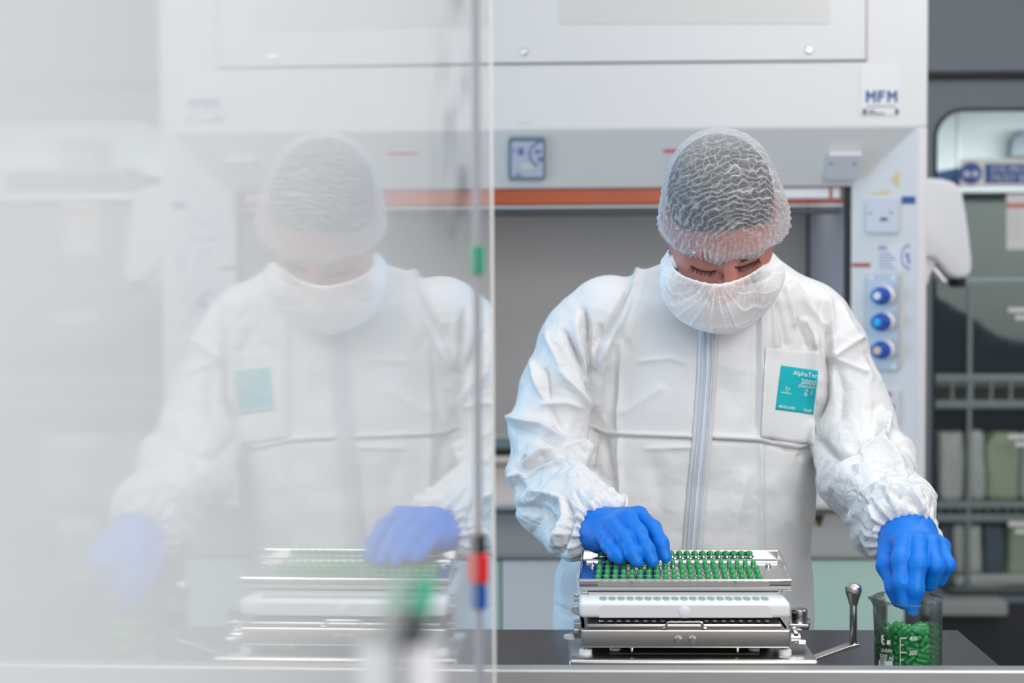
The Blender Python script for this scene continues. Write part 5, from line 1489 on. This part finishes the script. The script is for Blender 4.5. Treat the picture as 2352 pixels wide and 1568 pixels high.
# ---- hair net
def cap_mesh():
    nth, nel = 420, 190
    n_ax = Vx((0, -.12, .99)).normalized(); f_ax = Vx((0, .99, .12)).normalized(); x_ax = Vx((1, 0, 0))
    c0 = Vx((0, -.004, -.034))
    th = np.linspace(0, 2 * PI, nth, endpoint=False); el = np.linspace(-.10, PI / 2, nel)
    TH, EL_ = np.meshgrid(th, el, indexing='ij')
    # th = 0 towards image right, pi/2 towards the face
    rx, rf, ru = .0895, .109, .148
    puff = np.exp(-((np.angle(np.exp(1j * (TH - .35)))) / .5) ** 2) * np.exp(-((EL_ - .12) / .35) ** 2) * .016 + np.exp(-((np.angle(np.exp(1j * (TH - PI * .93)))) / .35) ** 2) * np.exp(-((EL_ - .05) / .2) ** 2) * .006
    ce = np.cos(np.clip(EL_, 0, 2)) ** .70
    se = np.sin(np.maximum(EL_, 0)) ** .92
    tuck = np.where(EL_ < .06, (.06 - EL_) * .10, 0)
    cx_ = np.cos(np.clip(EL_, 0, 2)) ** .52
    X = (rx + puff - tuck) * cx_ * np.cos(TH); Ff = (rf + puff - tuck) * ce * np.sin(TH); U = ru * se * .94 + np.where(EL_ < 0, EL_ * .10, 0)
    # rim: lower at the sides and nape
    U = U - (.010 * np.abs(np.cos(TH)) ** 2) * np.exp(-(EL_ / .3) ** 2) + .0035 * np.sin(TH * 9 + 1) * np.exp(-((EL_ + .05) / .12) ** 2)
    L = X[..., None] * np.array(x_ax) + Ff[..., None] * np.array(f_ax) + U[..., None] * np.array(n_ax) + np.array(c0)
    Lf = L.reshape(-1, 3)
    # wavy creases centred on the brow, pleats at the elastic
    d0 = np.linalg.norm((Lf - np.array((.012, .104, .0))) * (1, 1, 1), axis=1)
    wv = d0 / .0090 * 2 * PI + 4.2 * snoise(Lf, 24, 1) + 3.4 * snoise(Lf, 62, 2) + 4.0 * snoise(Lf, 10, 6)
    rid = (1 - np.abs(np.sin(wv / 2))) ** 2.2
    fd = np.clip((.205 - d0) / .085, 0, 1) * np.clip((d0 - .022) / .03, 0, 1)
    w2 = d0 / .0046 * 2 * PI + 3 * snoise(Lf, 40, 7)
    rid2 = (1 - np.abs(np.sin(w2 / 2))) ** 2
    e_ = EL_.reshape(-1); t_ = TH.reshape(-1)
    pl = np.exp(-((e_ - .0) / .30) ** 2)
    plw = (1 - np.abs(np.sin(t_ * 34 + 2.4 * snoise(Lf, 22, 3)))) ** 2
    h = rid * fd * .0046 + rid2 * .0006 + plw * pl * .0038
    c1, _ = cellular(Lf + .002 * snoise(Lf, 60, 9)[:, None], 120, 4)
    h += (c1 - .5) * .0010
    nd = (Lf - np.array(c0)); nd /= np.linalg.norm(nd, axis=1)[:, None]
    Lf = Lf + nd * h[:, None]
    c2, s2 = cellular(Lf, 70, 12); web = np.clip(1 - (s2 - c2) / .12, 0, 1)
    crown = np.clip((d0 - .15) / .07, 0, 1)  # net made denser at the crown, whitening it like light from above
    fore = np.clip((.055 - e_ / 4 - .0) * 0 + np.exp(-((e_ + .02) / .14) ** 2), 0, 1)
    ridge = .04 + (.45 + .35 * snoise(Lf, 30, 15)) * rid * fd * 1.3 + .12 * rid2 + .44 * crown + .42 * pl * plw + .40 * fore + .34 * web * (1 - crown) + .16 * pl
    W = (np.array(HC[:]) + Lf @ HA)
    Fc = []
    i = np.arange(nth); 
    A = (i[:, None] * nel + np.arange(nel - 1)[None, :]); B = (((i + 1) % nth)[:, None] * nel + np.arange(nel - 1)[None, :])
    Q = np.stack([A, B, B + 1, A + 1], -1).reshape(-1, 4)
    return W, Q, np.clip(ridge, 0, 1)
W, Q, rg_ = cap_mesh()
mesh_obj('hair_net', W, Q, 'cap', person, True, {'ridge': rg_})

# ---- beard net: a loose pouch hung from ear to ear
def spl(pts, n):
    """Catmull-Rom through points, n samples"""
    P_ = [np.array(p, float) for p in pts]; P_ = [2 * P_[0] - P_[1]] + P_ + [2 * P_[-1] - P_[-2]]
    out = []; m = len(P_) - 3
    for k in range(n):
        t = k / (n - 1) * m; i = min(int(t), m - 1); u = t - i
        a, b, c, d = P_[i:i + 4]
        out.append(.5 * ((2 * b) + (c - a) * u + (2 * a - 5 * b + 4 * c - d) * u * u + (3 * b - a - 3 * c + d) * u ** 3))
    return np.array(out)
def mask_mesh():
    top = [(1534, 572, 2.275), (1541, 604, 2.235), (1562, 628, 2.200), (1605, 645, 2.170), (1652, 652, 2.150), (1700, 640, 2.165), (1740, 618, 2.195), (1766, 596, 2.235), (1780, 598, 2.275)]
    m1 = [(1527, 582, 2.285), (1522, 632, 2.240), (1545, 675, 2.190), (1600, 700, 2.150), (1655, 708, 2.135), (1712, 695, 2.150), (1762, 655, 2.195), (1792, 615, 2.240), (1796, 600, 2.285)]
    m2 = [(1515, 600, 2.300), (1517, 660, 2.255), (1542, 712, 2.205), (1598, 742, 2.175), (1655, 752, 2.165), (1715, 742, 2.175), (1770, 692, 2.210), (1802, 640, 2.260), (1800, 612, 2.300)]
    m3 = [(1518, 620, 2.320), (1525, 680, 2.280), (1560, 728, 2.245), (1605, 755, 2.225), (1655, 766, 2.215), (1710, 758, 2.225), (1762, 712, 2.250), (1796, 655, 2.285), (1796, 625, 2.320)]
    m4 = [(1522, 630, 2.340), (1535, 680, 2.310), (1565, 715, 2.285), (1608, 735, 2.270), (1655, 742, 2.262), (1705, 738, 2.270), (1752, 705, 2.285), (1788, 660, 2.310), (1792, 630, 2.340)]
    rowsP = [[np.array(P(*q)[:]) for q in r] for r in (top, m1, m2, m3, m4)]
    nu, nv = 260, 110
    cols = np.array([spl(r, nu) for r in rowsP])                     # 5 x nu x 3
    G = np.array([spl(list(cols[:, i]), nv) for i in range(nu)])     # nu x nv x 3
    flat = G.reshape(-1, 3)
    s = np.repeat(np.linspace(0, 1, nu), nv); t = np.tile(np.linspace(0, 1, nv), nu)
    A = (np.arange(nu - 1)[:, None] * nv + np.arange(nv - 1)[None, :]); Bq = A + nv
    Q = np.stack([A, A + 1, Bq + 1, Bq], -1).reshape(-1, 4)
    N = normals(flat, Q)
    # folds radiating from the nose and long drawn creases
    a = (s - .47) * 1.0
    rad = np.arctan2(t * .55 + .06, a)
    f1 = (1 - np.abs(np.sin(rad * 16 + 2.2 * snoise(flat, 14, 3) + s * 5))) ** 3
    f2 = (1 - np.abs(np.sin(s * 60 + 2.5 * snoise(flat, 18, 5) + t * 6))) ** 2
    f3 = (1 - np.abs(np.sin(t * 13 + 3.0 * snoise(flat, 11, 8) + s * 7))) ** 4
    near = np.exp(-(t / .12) ** 2)
    mid = np.exp(-((t - .32) / .28) ** 2) * np.exp(-((s - .48) / .30) ** 2)
    h = .0030 * f1 * mid + .0028 * f2 * near + .0022 * f3 * mid + snoise(flat, 9, 2) * .0028
    flat = flat + N * h[:, None]
    c1, c2_ = cellular(flat, 60, 3); web = np.clip(1 - (c2_ - c1) / .15, 0, 1)
    side = np.clip((np.abs(s - .48) - .22) / .12, 0, 1); low = np.clip((t - .42) / .2, 0, 1)
    ridge = .10 + .55 * f1 * mid + .35 * f3 * mid + .75 * np.exp(-(t / .025) ** 2) + .25 * f2 * near + .15 * web + .75 * np.maximum(side, low)
    return flat, Q, np.clip(ridge, 0, 1)
W, Q, rg_ = mask_mesh()
mesh_obj('beard_net', W, Q, 'mask', person, True, {'ridge': rg_})
